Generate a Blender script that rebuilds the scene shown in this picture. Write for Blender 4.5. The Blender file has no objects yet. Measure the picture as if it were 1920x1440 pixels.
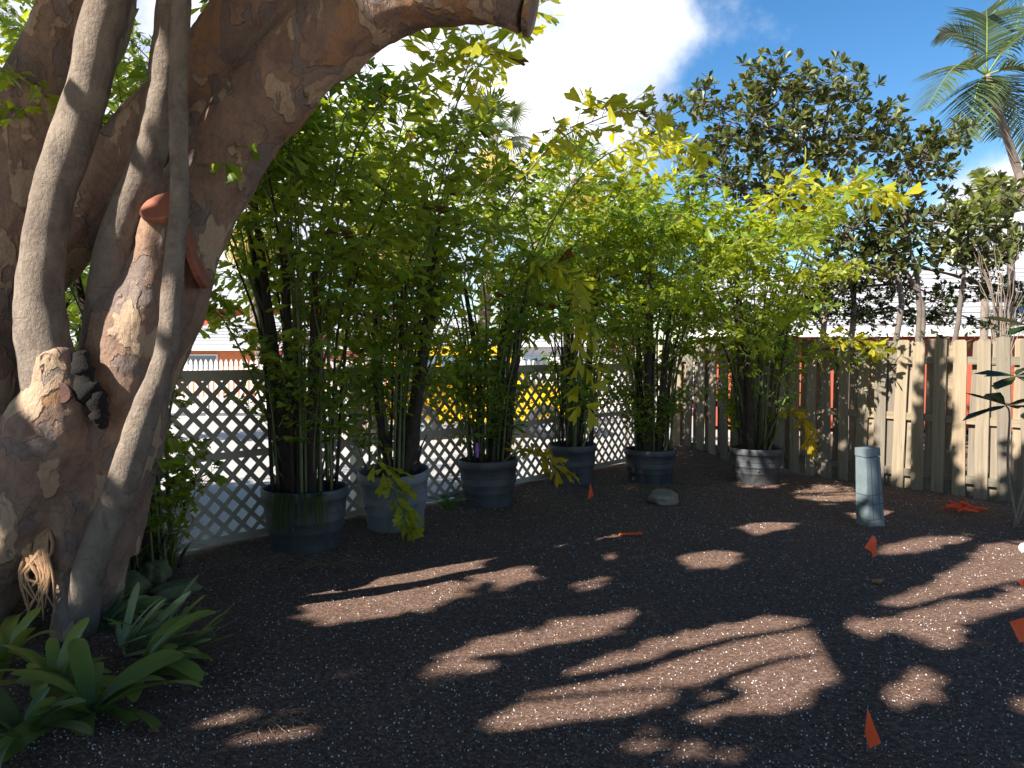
import bpy, bmesh, math, random
import numpy as np
from mathutils import Vector, Matrix, noise as mnoise

# ------------------------------------------------------------------ camera / world / sun
scene = bpy.context.scene
col = scene.collection
rad = math.radians
FPX = 1450.0                      # focal length in photo pixels (1920 wide)
CAMH = 1.63
PITCH = rad(2.17)
cam_d = bpy.data.cameras.new('camera'); cam = bpy.data.objects.new('camera', cam_d); col.objects.link(cam)
cam_d.sensor_width = 36.0; cam_d.lens = 36.0 * FPX / 1920.0
cam_d.clip_start = 0.05; cam_d.clip_end = 3000
cam.location = (0, 0, CAMH); cam.rotation_euler = (rad(90) - PITCH, 0, 0)
scene.camera = cam

SUN_EL = rad(40.0)
SUN_AZ = math.atan2(-0.743, -0.669)           # compass style: x = sin, y = cos
U = np.array([math.sin(SUN_AZ) * math.cos(SUN_EL), math.cos(SUN_AZ) * math.cos(SUN_EL), math.sin(SUN_EL)])  # towards the sun
sun_d = bpy.data.lights.new('sun', 'SUN'); sun = bpy.data.objects.new('sun', sun_d); col.objects.link(sun)
sun_d.energy = 5.0; sun_d.angle = rad(0.53); sun_d.color = (1.0, 0.94, 0.85)
sun.rotation_euler = Vector(tuple(-U)).to_track_quat('-Z', 'Y').to_euler()
sun.location = (-6, -4, 12)

def pix(x, y, d):
    u = (x - 960) / FPX; v = (720 - y) / FPX
    D = np.array([u, math.cos(PITCH) + v * math.sin(PITCH), -math.sin(PITCH) + v * math.cos(PITCH)])
    return np.array([0, 0, CAMH]) + D * (d / D[1])
def gpix(x, y, z=0.0):
    u = (x - 960) / FPX; v = (720 - y) / FPX
    D = np.array([u, math.cos(PITCH) + v * math.sin(PITCH), -math.sin(PITCH) + v * math.cos(PITCH)])
    return np.array([0, 0, CAMH]) + D * ((z - CAMH) / D[2])
def project(P):
    P = np.asarray(P, float); r = P - np.array([0, 0, CAMH])
    f = r[..., 1] * math.cos(PITCH) - r[..., 2] * math.sin(PITCH)
    up = r[..., 1] * math.sin(PITCH) + r[..., 2] * math.cos(PITCH)
    f2 = np.where(np.abs(f) < 1e-3, 1e-3, f)
    return 960 + FPX * r[..., 0] / f2, 720 - FPX * up / f2, f

world = bpy.data.worlds.new('World'); scene.world = world; world.use_nodes = True
wn = world.node_tree; wn.nodes.clear()
def WN(t, **k):
    n = wn.nodes.new(t)
    for a, b in k.items(): setattr(n, a, b)
    return n
out = WN('ShaderNodeOutputWorld'); bg = WN('ShaderNodeBackground'); bg.inputs['Strength'].default_value = 0.066
sky = WN('ShaderNodeTexSky', sky_type='NISHITA', sun_disc=False)
sky.sun_elevation = SUN_EL; sky.sun_rotation = SUN_AZ % (2 * math.pi); sky.air_density = 1.0; sky.dust_density = 0.3; sky.ozone_density = 2.0
tc = WN('ShaderNodeTexCoord')
def wmath(op, a, b=None, clamp=False):
    n = WN('ShaderNodeMath', operation=op); n.use_clamp = clamp
    for i, v in enumerate((a, b)):
        if v is None: continue
        if isinstance(v, (int, float)): n.inputs[i].default_value = v
        else: wn.links.new(v, n.inputs[i])
    return n.outputs[0]
nz = WN('ShaderNodeTexNoise'); nz.inputs['Scale'].default_value = 5.0; nz.inputs['Detail'].default_value = 9; nz.inputs['Roughness'].default_value = 0.6
wn.links.new(tc.outputs['Generated'], nz.inputs['Vector'])
nb = WN('ShaderNodeTexNoise'); nb.inputs['Scale'].default_value = 1.6; nb.inputs['Detail'].default_value = 3
wn.links.new(tc.outputs['Generated'], nb.inputs['Vector'])
dens = wmath('MULTIPLY', wmath('SUBTRACT', nb.outputs['Fac'], 0.62), 3.0)
# cumulus banks: (direction, angular radius)
for (px_, py_, rr_) in ((985, 165, 0.20), (1110, 75, 0.125), (560, 250, 0.26), (120, 330, 0.24), (1900, 420, 0.09)):
    d_ = pix(px_, py_, 10.0) - np.array([0, 0, CAMH]); d_ /= np.linalg.norm(d_)
    vd = WN('ShaderNodeVectorMath', operation='DISTANCE'); vd.inputs[1].default_value = tuple(d_)
    wn.links.new(tc.outputs['Generated'], vd.inputs[0])
    b_ = wmath('MULTIPLY', wmath('SUBTRACT', 1.0, wmath('DIVIDE', vd.outputs['Value'], rr_)), 1.6)
    dens = wmath('MAXIMUM', dens, b_)
cm = wmath('ADD', dens, wmath('MULTIPLY', wmath('SUBTRACT', nz.outputs['Fac'], 0.5), 1.9))
mr = WN('ShaderNodeMapRange', interpolation_type='SMOOTHSTEP'); mr.inputs['From Min'].default_value = -0.05; mr.inputs['From Max'].default_value = 0.55
wn.links.new(cm, mr.inputs['Value'])
cr = WN('ShaderNodeMix', data_type='RGBA')
n3 = WN('ShaderNodeTexNoise'); n3.inputs['Scale'].default_value = 7.0; n3.inputs['Detail'].default_value = 5
wn.links.new(tc.outputs['Generated'], n3.inputs['Vector'])
m3 = WN('ShaderNodeMapRange'); m3.inputs['From Min'].default_value = 0.42; m3.inputs['From Max'].default_value = 0.62
wn.links.new(n3.outputs['Fac'], m3.inputs['Value']); wn.links.new(m3.outputs[0], cr.inputs['Factor'])
cr.inputs['A'].default_value = (8.2, 8.3, 8.5, 1); cr.inputs['B'].default_value = (5.0, 5.4, 6.3, 1)
mx = WN('ShaderNodeMix', data_type='RGBA')
wn.links.new(mr.outputs[0], mx.inputs['Factor']); hs = WN('ShaderNodeHueSaturation'); hs.inputs['Saturation'].default_value = 1.32; wn.links.new(sky.outputs[0], hs.inputs['Color']); wn.links.new(hs.outputs[0], mx.inputs['A']); wn.links.new(cr.outputs['Result'], mx.inputs['B'])
wn.links.new(mx.outputs['Result'], bg.inputs['Color']); wn.links.new(bg.outputs[0], out.inputs['Surface'])

vs = scene.view_settings
vs.view_transform = 'Standard'; vs.look = 'None'; vs.exposure = 1.42; vs.gamma = 1.0; vs.use_curve_mapping = False
scene.cycles.max_bounces = 6; scene.cycles.diffuse_bounces = 4; scene.cycles.transparent_max_bounces = 8

rng = np.random.default_rng(11); random.seed(11)

# ------------------------------------------------------------------ helpers
def nrm(v):
    v = np.asarray(v, float); n = np.linalg.norm(v, axis=-1, keepdims=True); return v / np.where(n < 1e-9, 1, n)

class Geo:
    """collects vertices / faces in arrays, builds one mesh"""
    def __init__(s): s.V = []; s.L = []; s.T = []; s.M = []; s.C = []; s.n = 0; s.S = []
    def add(s, V, faces, mat=0, tint=0.5, smooth=False):
        V = np.asarray(V, float)
        lp = np.concatenate([np.asarray(f) for f in faces]) + s.n
        tt = np.array([len(f) for f in faces])
        s.V.append(V); s.L.append(lp); s.T.append(tt); s.M.append(np.full(len(tt), mat)); s.S.append(np.full(len(tt), smooth))
        s.C.append(np.full(len(V), tint) if np.isscalar(tint) else np.asarray(tint)); s.n += len(V)
    def inst(s, tv, tf, R, P, mat=0, tint=None, smooth=False):
        """template tv (k,3), faces tf, R (N,3,3) columns = axes (scaled), P (N,3)"""
        N = len(P)
        if N == 0: return
        tv = np.asarray(tv, float); k = len(tv)
        V = np.einsum('nij,kj->nki', R, tv) + P[:, None, :]
        l0 = np.concatenate([np.asarray(f) for f in tf]); t0 = np.array([len(f) for f in tf])
        lp = (l0[None, :] + (np.arange(N) * k)[:, None]).ravel() + s.n
        s.V.append(V.reshape(-1, 3)); s.L.append(lp); s.T.append(np.tile(t0, N)); s.M.append(np.full(N * len(t0), mat)); s.S.append(np.full(N * len(t0), smooth))
        s.C.append(np.repeat(np.full(N, .5) if tint is None else tint, k)); s.n += N * k
    def tube(s, path, r, seg=8, mat=0, tint=0.5, caps=True, smooth=True):
        path = np.asarray(path, float); K = len(path); r = np.broadcast_to(np.asarray(r, float), (K,))
        tg = nrm(np.gradient(path, axis=0)); ref = np.array([0, 0, 1.0]) if abs(tg[0][2]) < .9 else np.array([1.0, 0, 0])
        a = nrm(np.cross(tg[0], ref)); V = []
        ang = np.arange(seg) * 2 * math.pi / seg
        for i in range(K):
            a = nrm(a - tg[i] * np.dot(a, tg[i])); b = np.cross(tg[i], a)
            V.append(path[i] + r[i] * (np.cos(ang)[:, None] * a + np.sin(ang)[:, None] * b))
        V = np.concatenate(V); F = []
        for i in range(K - 1):
            for j in range(seg):
                j2 = (j + 1) % seg
                F.append((i * seg + j, i * seg + j2, (i + 1) * seg + j2, (i + 1) * seg + j))
        if caps: F.append(tuple(range(seg))[::-1]); F.append(tuple((K - 1) * seg + j for j in range(seg)))
        s.add(V, F, mat, tint, smooth)
    def box(s, lo, hi, mat=0, tint=.5):
        x0, y0, z0 = lo; x1, y1, z1 = hi
        V = [(x0, y0, z0), (x1, y0, z0), (x1, y1, z0), (x0, y1, z0), (x0, y0, z1), (x1, y0, z1), (x1, y1, z1), (x0, y1, z1)]
        s.add(V, [(0, 3, 2, 1), (4, 5, 6, 7), (0, 1, 5, 4), (1, 2, 6, 5), (2, 3, 7, 6), (3, 0, 4, 7)], mat, tint)
    def lathe(s, prof, seg=32, mat=0, tint=.5, smooth=True, off=(0, 0, 0)):
        ang = np.arange(seg) * 2 * math.pi / seg; V = []; F = []
        for (r, z) in prof: V.append(np.stack([r * np.cos(ang) + off[0], r * np.sin(ang) + off[1], np.full(seg, z + off[2])], 1))
        for i in range(len(prof) - 1):
            for j in range(seg):
                j2 = (j + 1) % seg; F.append((i * seg + j, i * seg + j2, (i + 1) * seg + j2, (i + 1) * seg + j))
        s.add(np.concatenate(V), F, mat, tint, smooth)
    def mesh(s, name, mats):
        me = bpy.data.meshes.new(name)
        V = np.concatenate(s.V); L = np.concatenate(s.L).astype(np.int32); T = np.concatenate(s.T).astype(np.int32)
        me.vertices.add(len(V)); me.vertices.foreach_set('co', V.astype(np.float32).ravel())
        me.loops.add(len(L)); me.loops.foreach_set('vertex_index', L)
        me.polygons.add(len(T)); st = np.concatenate([[0], np.cumsum(T)[:-1]]).astype(np.int32)
        me.polygons.foreach_set('loop_start', st); me.polygons.foreach_set('loop_total', T)
        for m in (mats if isinstance(mats, (list, tuple)) else [mats]): me.materials.append(m)
        me.polygons.foreach_set('material_index', np.concatenate(s.M).astype(np.int32))
        me.polygons.foreach_set('use_smooth', np.concatenate(s.S).astype(bool))
        at = me.attributes.new('tint', 'FLOAT', 'POINT'); at.data.foreach_set('value', np.concatenate(s.C).astype(np.float32))
        me.update(calc_edges=True); me.validate(); return me
    def build(s, name, mats, parent=None, loc=None): return link(name, s.mesh(name, mats), parent, loc)

def link(name, me, parent=None, loc=None):
    o = bpy.data.objects.new(name, me); col.objects.link(o)
    if parent is not None: o.parent = parent
    if loc is not None: o.location = tuple(loc)
    return o
def tag(o, label=None, cat=None, group=None, kind=None):
    if label: o['label'] = label
    if cat: o['category'] = cat
    if group: o['group'] = group
    if kind: o['kind'] = kind
    return o
def thing(name, label, cat, loc=(0, 0, 0), rz=0.0, group=None, rx=0.0, ry=0.0):
    o = bpy.data.objects.new(name, None); col.objects.link(o); o.location = tuple(loc); o.rotation_euler = (rx, ry, rz); o.empty_display_size = .1
    return tag(o, label, cat, group)
def frames(d, n):
    """columns x,y=d,z~n"""
    d = nrm(d); x = nrm(np.cross(d, n)); z = np.cross(x, d)
    return np.stack([x, d, z], -1)
def spline(P, K):
    P = np.asarray(P, float)
    if len(P) == 2: return P[0] + (P[1] - P[0]) * np.linspace(0, 1, K)[:, None]
    Q = np.vstack([2 * P[0] - P[1], P, 2 * P[-1] - P[-2]]); n = len(P) - 1; o = []
    for t in np.linspace(0, n, K):
        i = min(int(t), n - 1); f = t - i; a, b, c, d = Q[i:i + 4]
        o.append(.5 * (2 * b + (c - a) * f + (2 * a - 5 * b + 4 * c - d) * f * f + (3 * b - a - 3 * c + d) * f ** 3))
    return np.array(o)

# ------------------------------------------------------------------ materials
class Mat:
    def __init__(s, name):
        s.m = bpy.data.materials.new(name); s.m.use_nodes = True; s.t = s.m.node_tree; s.t.nodes.clear()
        s.out = s.n('ShaderNodeOutputMaterial'); s.b = s.n('ShaderNodeBsdfPrincipled'); s.l(s.b.outputs[0], s.out.inputs['Surface'])
    def n(s, t, ins=None, **k):
        n = s.t.nodes.new(t)
        for a, b in k.items(): setattr(n, a, b)
        for a, b in (ins or {}).items():
            if hasattr(b, 'is_output'): s.l(b, n.inputs[a])
            else: n.inputs[a].default_value = b
        return n
    def l(s, a, b): s.t.links.new(a, b)
    def coord(s, which='Object', scale=(1, 1, 1)):
        t = s.n('ShaderNodeTexCoord'); mp = s.n('ShaderNodeMapping'); s.l(t.outputs[which], mp.inputs['Vector']); mp.inputs['Scale'].default_value = scale
        return mp.outputs[0]
    def noise(s, vec, scale, detail=4, rough=.55, dist=0):
        return s.n('ShaderNodeTexNoise', {'Vector': vec, 'Scale': scale, 'Detail': detail, 'Roughness': rough, 'Distortion': dist}).outputs['Fac']
    def ramp(s, fac, stops, interp='LINEAR'):
        r = s.n('ShaderNodeValToRGB'); s.l(fac, r.inputs['Fac']); r.color_ramp.interpolation = interp
        e = r.color_ramp.elements
        while len(e) < len(stops): e.new(.5)
        for i, (p, c) in enumerate(stops): e[i].position = p; e[i].color = (*c, 1)
        return r.outputs['Color']
    def mix(s, f, a, b, mode='MIX'):
        n = s.n('ShaderNodeMix', data_type='RGBA', blend_type=mode)
        for k, v in (('Factor', f), ('A', a), ('B', b)):
            if hasattr(v, 'is_output'): s.l(v, n.inputs[k])
            elif isinstance(v, (tuple, list)): n.inputs[k].default_value = (*v, 1)
            else: n.inputs[k].default_value = v
        return n.outputs['Result']
    def math(s, op, a, b=0.0):
        n = s.n('ShaderNodeMath', operation=op)
        for i, v in enumerate((a, b)):
            if hasattr(v, 'is_output'): s.l(v, n.inputs[i])
            else: n.inputs[i].default_value = v
        return n.outputs[0]
    def bump(s, h, strength=.5, dist=.02):
        n = s.n('ShaderNodeBump', {'Height': h, 'Strength': strength, 'Distance': dist}); s.l(n.outputs[0], s.b.inputs['Normal']); return n
    def col(s, c):
        if hasattr(c, 'is_output'): s.l(c, s.b.inputs['Base Color'])
        else: s.b.inputs['Base Color'].default_value = (*c, 1)
    def rough(s, r):
        if hasattr(r, 'is_output'): s.l(r, s.b.inputs['Roughness'])
        else: s.b.inputs['Roughness'].default_value = r
    def rand(s): return s.n('ShaderNodeObjectInfo').outputs['Random']

def plain(name, c, rough=.7, var=.25, scale=6.0, bump=.2, metal=0.0):
    m = Mat(name); v = m.coord(); f = m.noise(v, scale, 6, .65)
    m.col(m.ramp(f, [(.25, tuple(x * (1 - var) for x in c)), (.75, tuple(min(1, x * (1 + var)) for x in c))])); m.rough(rough)
    m.b.inputs['Metallic'].default_value = metal
    if bump: m.bump(m.noise(v, scale * 6, 4), bump, .01)
    return m.m

def leaf_mat(name, c1=None, c2=None, trans=.45, rough=.42, use_obj=False, tcol=1.5):
    """thin leaf: diffuse/gloss + translucent. use_obj: tint comes from the object's own colour"""
    m = Mat(name); a = m.n('ShaderNodeAttribute', attribute_name='tint').outputs['Fac']
    if use_obj:
        oc = m.n('ShaderNodeObjectInfo'); base = oc.outputs['Color']
        c = m.mix(m.math('MULTIPLY', a, .55), base, m.mix(.75, base, (.42, .36, .03)))
        c = m.mix(1.0, c, m.ramp(a, [(0, (.55, .6, .6)), (.5, (1, 1, 1)), (1, (1.15, 1.1, .9))]), 'MULTIPLY')
        br = m.n('ShaderNodeMapRange', {'Value': a, 'From Min': .955, 'From Max': .985})
        c = m.mix(br.outputs[0], c, (.10, .045, .018))
    else:
        c = m.ramp(a, [(0, c1), (1, c2)])
    v = m.coord(); c = m.mix(m.math('MULTIPLY', m.noise(v, 9, 3), .35), c, m.mix(.6, c, (.02, .03, .008)))
    m.col(c); m.rough(rough); m.b.inputs['Specular IOR Level'].default_value = .4
    t = m.n('ShaderNodeBsdfTranslucent'); g = m.n('ShaderNodeGamma', {'Color': c, 'Gamma': .88})
    m.l(m.mix(1.0, g.outputs[0], (1.5 * tcol / 1.5, 1.4 * tcol / 1.5, .5), 'MULTIPLY'), t.inputs['Color'])
    ms = m.n('ShaderNodeMixShader', {'Fac': trans}); m.l(m.b.outputs[0], ms.inputs[1]); m.l(t.outputs[0], ms.inputs[2]); m.l(ms.outputs[0], m.out.inputs['Surface'])
    return m.m

def soil_mat():
    m = Mat('potting_soil'); v = m.coord()
    big = m.noise(v, 1.3, 4); f = m.noise(v, 38, 8, .75); g = m.noise(v, 150, 4, .7)
    c = m.ramp(f, [(.28, (.05, .028, .020)), (.5, (.175, .108, .082)), (.72, (.44, .30, .24))])
    c = m.mix(m.math('MULTIPLY', big, .45), c, (.11, .06, .043))
    vo = m.n('ShaderNodeTexVoronoi', {'Vector': v, 'Scale': 95.0, 'Randomness': 1.0})
    sp = m.n('ShaderNodeMapRange', {'Value': vo.outputs['Distance'], 'From Min': .16, 'From Max': .10})
    keep = m.n('ShaderNodeMapRange', {'Value': m.n('ShaderNodeSeparateColor', {'Color': vo.outputs['Color']}).outputs[0], 'From Min': .74, 'From Max': .76})
    c = m.mix(m.math('MULTIPLY', sp.outputs[0], keep.outputs[0]), c, (.5, .46, .42))
    m.col(c); m.rough(.95); m.b.inputs['Specular IOR Level'].default_value = .15
    m.bump(m.math('ADD', m.math('MULTIPLY', f, .7), m.math('MULTIPLY', g, .3)), 1.0, .03)
    return m.m

def bark_mat(name, smooth_grey=False):
    m = Mat(name); v = m.coord('Object', (1, 1, .62))
    w = m.n('ShaderNodeTexNoise', {'Vector': v, 'Scale': 5.0, 'Detail': 4}).outputs['Color']
    wv = m.n('ShaderNodeVectorMath', {0: v, 1: m.n('ShaderNodeVectorMath', {0: w, 'Scale': .16}, operation='SCALE').outputs[0]}, operation='ADD').outputs[0]
    fine = m.noise(v, 60, 6, .7); mid = m.noise(wv, 9, 6, .6)
    if smooth_grey:
        c = m.ramp(mid, [(.3, (.17, .132, .108)), (.55, (.29, .235, .185)), (.75, (.40, .325, .25))])
        c = m.mix(m.math('MULTIPLY', fine, .45), c, (.09, .065, .05))
        bl = m.n('ShaderNodeMapRange', {'Value': m.noise(wv, 14, 5, .65), 'From Min': .55, 'From Max': .68}).outputs[0]; c = m.mix(m.math('MULTIPLY', bl, .6), c, (.13, .075, .05))
        sc_ = m.n('ShaderNodeMapRange', {'Value': m.noise(m.coord('Object', (6, 6, 60)), 1, 4, .6), 'From Min': .60, 'From Max': .70}).outputs[0]; c = m.mix(m.math('MULTIPLY', sc_, .45), c, (.10, .06, .045))
    else:
        base = m.ramp(mid, [(.3, (.20, .122, .090)), (.55, (.30, .195, .142)), (.75, (.42, .245, .14))])
        p1 = m.noise(wv, 3.4, 3, .5); p2 = m.noise(wv, 5.2, 4, .5, .4)
        k1 = m.n('ShaderNodeMapRange', {'Value': p1, 'From Min': .535, 'From Max': .552}).outputs[0]
        k2 = m.n('ShaderNodeMapRange', {'Value': p2, 'From Min': .55, 'From Max': .565}).outputs[0]
        p3 = m.noise(wv, 2.3, 3, .5); k3 = m.n('ShaderNodeMapRange', {'Value': p3, 'From Min': .56, 'From Max': .60}).outputs[0]
        c = m.mix(m.math('MULTIPLY', k3, .7), base, (.40, .21, .10)); c = m.mix(m.math('MULTIPLY', k1, .8), c, (.50, .36, .24)); c = m.mix(m.math('MULTIPLY', k2, .75), c, (.20, .16, .145))
        cr_ = m.n('ShaderNodeTexVoronoi', {'Vector': wv, 'Scale': 17.0}, feature='DISTANCE_TO_EDGE'); ck = m.n('ShaderNodeMapRange', {'Value': cr_.outputs['Distance'], 'From Min': .05, 'From Max': .0}).outputs[0]; ck = m.math('MULTIPLY', ck, m.noise(v, 3, 3)); c = m.mix(m.math('MULTIPLY', ck, .6), c, (.05, .032, .025))
        c = m.mix(m.math('MULTIPLY', fine, .5), c, m.mix(.6, c, (.05, .035, .03)))
    m.col(c); m.rough(.82); m.b.inputs['Specular IOR Level'].default_value = .25
    if smooth_grey: h = m.math('ADD', m.math('MULTIPLY', fine, .6), m.math('MULTIPLY', mid, .5))
    else: h = m.math('ADD', m.math('ADD', m.math('MULTIPLY', k1, .35), m.math('MULTIPLY', k2, -.3)), m.math('ADD', m.math('MULTIPLY', fine, .3), m.math('MULTIPLY', mid, .6)))
    m.bump(h, .9, .035); return m.m

def wood_mat(name, c, c2, grain=(28, 28, 1.2)):
    m = Mat(name); r = m.rand(); v0 = m.coord('Object', (1, 1, 1))
    off = m.n('ShaderNodeCombineXYZ', {'X': m.math('MULTIPLY', r, 31.0), 'Z': m.math('MULTIPLY', r, 17.0)}).outputs[0]
    v = m.n('ShaderNodeVectorMath', {0: v0, 1: off}, operation='ADD').outputs[0]
    vg = m.n('ShaderNodeMapping', {'Vector': v, 'Scale': grain}).outputs[0]
    g = m.noise(vg, 1.0, 7, .6, .6); b = m.noise(v, 2.0, 4)
    cc = m.ramp(g, [(.25, tuple(x * .62 for x in c)), (.5, c), (.75, c2)])
    kn = m.n('ShaderNodeTexVoronoi', {'Vector': m.n('ShaderNodeMapping', {'Vector': v, 'Scale': (7, 7, 2.2)}).outputs[0], 'Scale': 1.0})
    kk = m.n('ShaderNodeMapRange', {'Value': kn.outputs['Distance'], 'From Min': .14, 'From Max': .05}).outputs[0]
    cc = m.mix(m.math('MULTIPLY', kk, .75), cc, (.11, .065, .035))
    cc = m.mix(m.math('MULTIPLY', b, .35), cc, (.19, .17, .14))
    cc = m.mix(1.0, cc, m.ramp(r, [(0, (.62, .62, .63)), (.35, (.9, .87, .84)), (.7, (1.02, .97, .90)), (1, (1.15, 1.02, .86))]), 'MULTIPLY')
    m.col(cc); m.rough(.85); m.bump(g, .45, .008); return m.m

M_SOIL = soil_mat()
M_BARK = bark_mat('flaking_bark'); M_STEM = bark_mat('smooth_grey_bark', True)
M_CUT = plain('fresh_saw_cut', (.27, .085, .048), .8, .35, 9, .4)
M_ROT = plain('rotten_black_wood', (.009, .007, .006), 1.0, .5, 20, 1.0)
M_ROOT = plain('dry_root', (.33, .19, .10), .9, .35, 20, .4)
M_FISH = leaf_mat('fishtail_leaf', use_obj=True, trans=.62, rough=.38)
M_CANE = plain('palm_cane', (.10, .12, .045), .6, .45, 7, .2)
M_CULM = plain('palm_culm_fibre', (.045, .031, .024), .95, .55, 14, .9)
M_RACH = plain('green_rachis', (.12, .17, .04), .5, .3, 7, .0)
M_POT = None
def pot_mat(name='nursery_pot_plastic', lo=(.026, .029, .035), hi=(.085, .092, .105)):
    m = Mat(name); v = m.coord(); d = m.noise(v, 3.5, 6, .65); s = m.noise(m.coord('Object', (14, 14, 1.5)), 1, 5)
    c = m.ramp(d, [(.35, lo), (.7, hi)]); c = m.mix(m.math('MULTIPLY', s, .4), c, (.16, .155, .15))
    m.col(c); m.rough(m.ramp(d, [(.3, (.38,) * 3), (.7, (.7,) * 3)])); m.bump(s, .15, .01); return m.m
M_POT = pot_mat(); M_POT_PALE = pot_mat('faded_grey_pot_plastic', (.13, .14, .16), (.30, .31, .34))
M_LAT = plain('weathered_cream_lattice', (.52, .455, .36), .75, .16, 5, .25)
M_PLANK = wood_mat('pine_plank', (.27, .225, .165), (.36, .31, .235))
M_RAIL = wood_mat('pine_rail', (.225, .19, .138), (.31, .27, .205), (1.2, 28, 28))
M_STREET = plain('sun_bleached_concrete', (.36, .335, .315), .9, .16, 1.2, .3)
M_PERL = plain('perlite', (.62, .59, .55), .9, .1, 40, 0)
M_CHIP = plain('bark_chip', (.19, .105, .072), .95, .55, 3, 0)
M_DRY = plain('dry_straw', (.25, .165, .095), .9, .4, 12, 0)
def flat(name, c, r=.6): return plain(name, c, r, .1, 5, .1)
M_FLAG = flat('orange_flag_vinyl', (.85, .09, .02), .45); M_WIRE = flat('steel_wire', (.25, .25, .25), .4)

# ------------------------------------------------------------------ ground
LA = np.array([-2.22, 6.85]); LD = nrm(np.array([.642, .767])); LN = np.array([LD[1], -LD[0]])      # lattice line, LN points to the garden
WA = np.array([3.05, 11.85]); WD = nrm(np.array([.577, -.817])); WNn = np.array([WD[1], -WD[0]])     # wooden fence line; WNn garden side
if np.dot(WNn, -WA) < 0: WNn = -WNn
def soil_h(x, y):
    a = mnoise.noise(Vector((x * .7, y * .7, 3.1))) * .035 + mnoise.noise(Vector((x * 2.7, y * 2.7, 9.1))) * .014 + mnoise.noise(Vector((x * 9, y * 9, 1.7))) * .006
    s = np.dot(np.array([x, y]) - LA, LN)                      # + garden side
    if s < -.10: a = -.25
    m = math.exp(-(((x - 2.75) ** 2 + (y - 12.2) ** 2) / .55)) * .18   # heap of litter in the fence corner
    return a + (m if s > -.1 else 0)
def grid(x0, x1, y0, y1, st):
    xs = np.arange(x0, x1 + 1e-6, st); ys = np.arange(y0, y1 + 1e-6, st)
    V = np.array([(x, y, soil_h(x, y)) for y in ys for x in xs]); nx = len(xs)
    i = (np.arange(len(ys) - 1)[:, None] * nx + np.arange(nx - 1)[None, :]).ravel()
    return V, np.stack([i, i + 1, i + nx + 1, i + nx], 1)
g = Geo(); V, F = grid(-9, 9.96, -4, 15.5, .06); g.add(V, F, 0, .5, True)
soil = tag(g.build('soil_ground', M_SOIL), kind='structure')
g = Geo(); g.add([(-900, -900, -.2), (900, -900, -.2), (900, 1500, -.2), (-900, 1500, -.2)], [(0, 1, 2, 3)]); tag(g.build('street_pavement', M_STREET), kind='structure')

# perlite grains and bark chips lying in the soil
oct_v = np.array([(1, 0, 0), (0, 1, 0), (-1, 0, 0), (0, -1, 0), (0, 0, .8), (0, 0, -.8)]); oct_f = [(0, 1, 4), (1, 2, 4), (2, 3, 4), (3, 0, 4), (1, 0, 5), (2, 1, 5), (3, 2, 5), (0, 3, 5)]
def scatter(N, power=1.6):
    d = 2.2 + (10.5 - 2.2) * rng.random(N) ** power; u = rng.uniform(-.74, .74, N); P = np.stack([u * d, d], 1)
    k = (P - LA) @ LN > .12; k &= (P - WA) @ WNn > .02
    P = P[k]; return np.array([(x, y, soil_h(x, y)) for x, y in P])
P = scatter(30000); N = len(P); sz = (.0010 + .0034 * rng.random(N) ** 3) * (1 + .07 * P[:, 1]); R = nrm(rng.normal(size=(N, 3)))
Rm = frames(R, nrm(rng.normal(size=(N, 3)))) * sz[:, None, None]
g = Geo(); g.inst(oct_v, oct_f, Rm, P + np.array([0, 0, .003])); tag(g.build('perlite_grains', M_PERL), 'white perlite grains scattered through the dark soil', 'perlite', kind='stuff')
P = scatter(26000); N = len(P); a = rng.uniform(0, 6.28, N)
D = np.stack([np.cos(a), np.sin(a), rng.normal(0, .25, N)], 1); Rm = frames(D, np.tile([0, 0, 1.], (N, 1)) + rng.normal(0, .4, (N, 3)))
S = np.stack([rng.uniform(.002, .005, N), rng.uniform(.005, .016, N), rng.uniform(.0015, .004, N)], 1)
g = Geo(); g.inst(oct_v, oct_f, Rm * S[:, None, :], P + np.array([0, 0, .004]), tint=rng.random(N)); tag(g.build('bark_chips', M_CHIP), 'fine brown bark chips littering the soil', 'mulch', kind='stuff')

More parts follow.
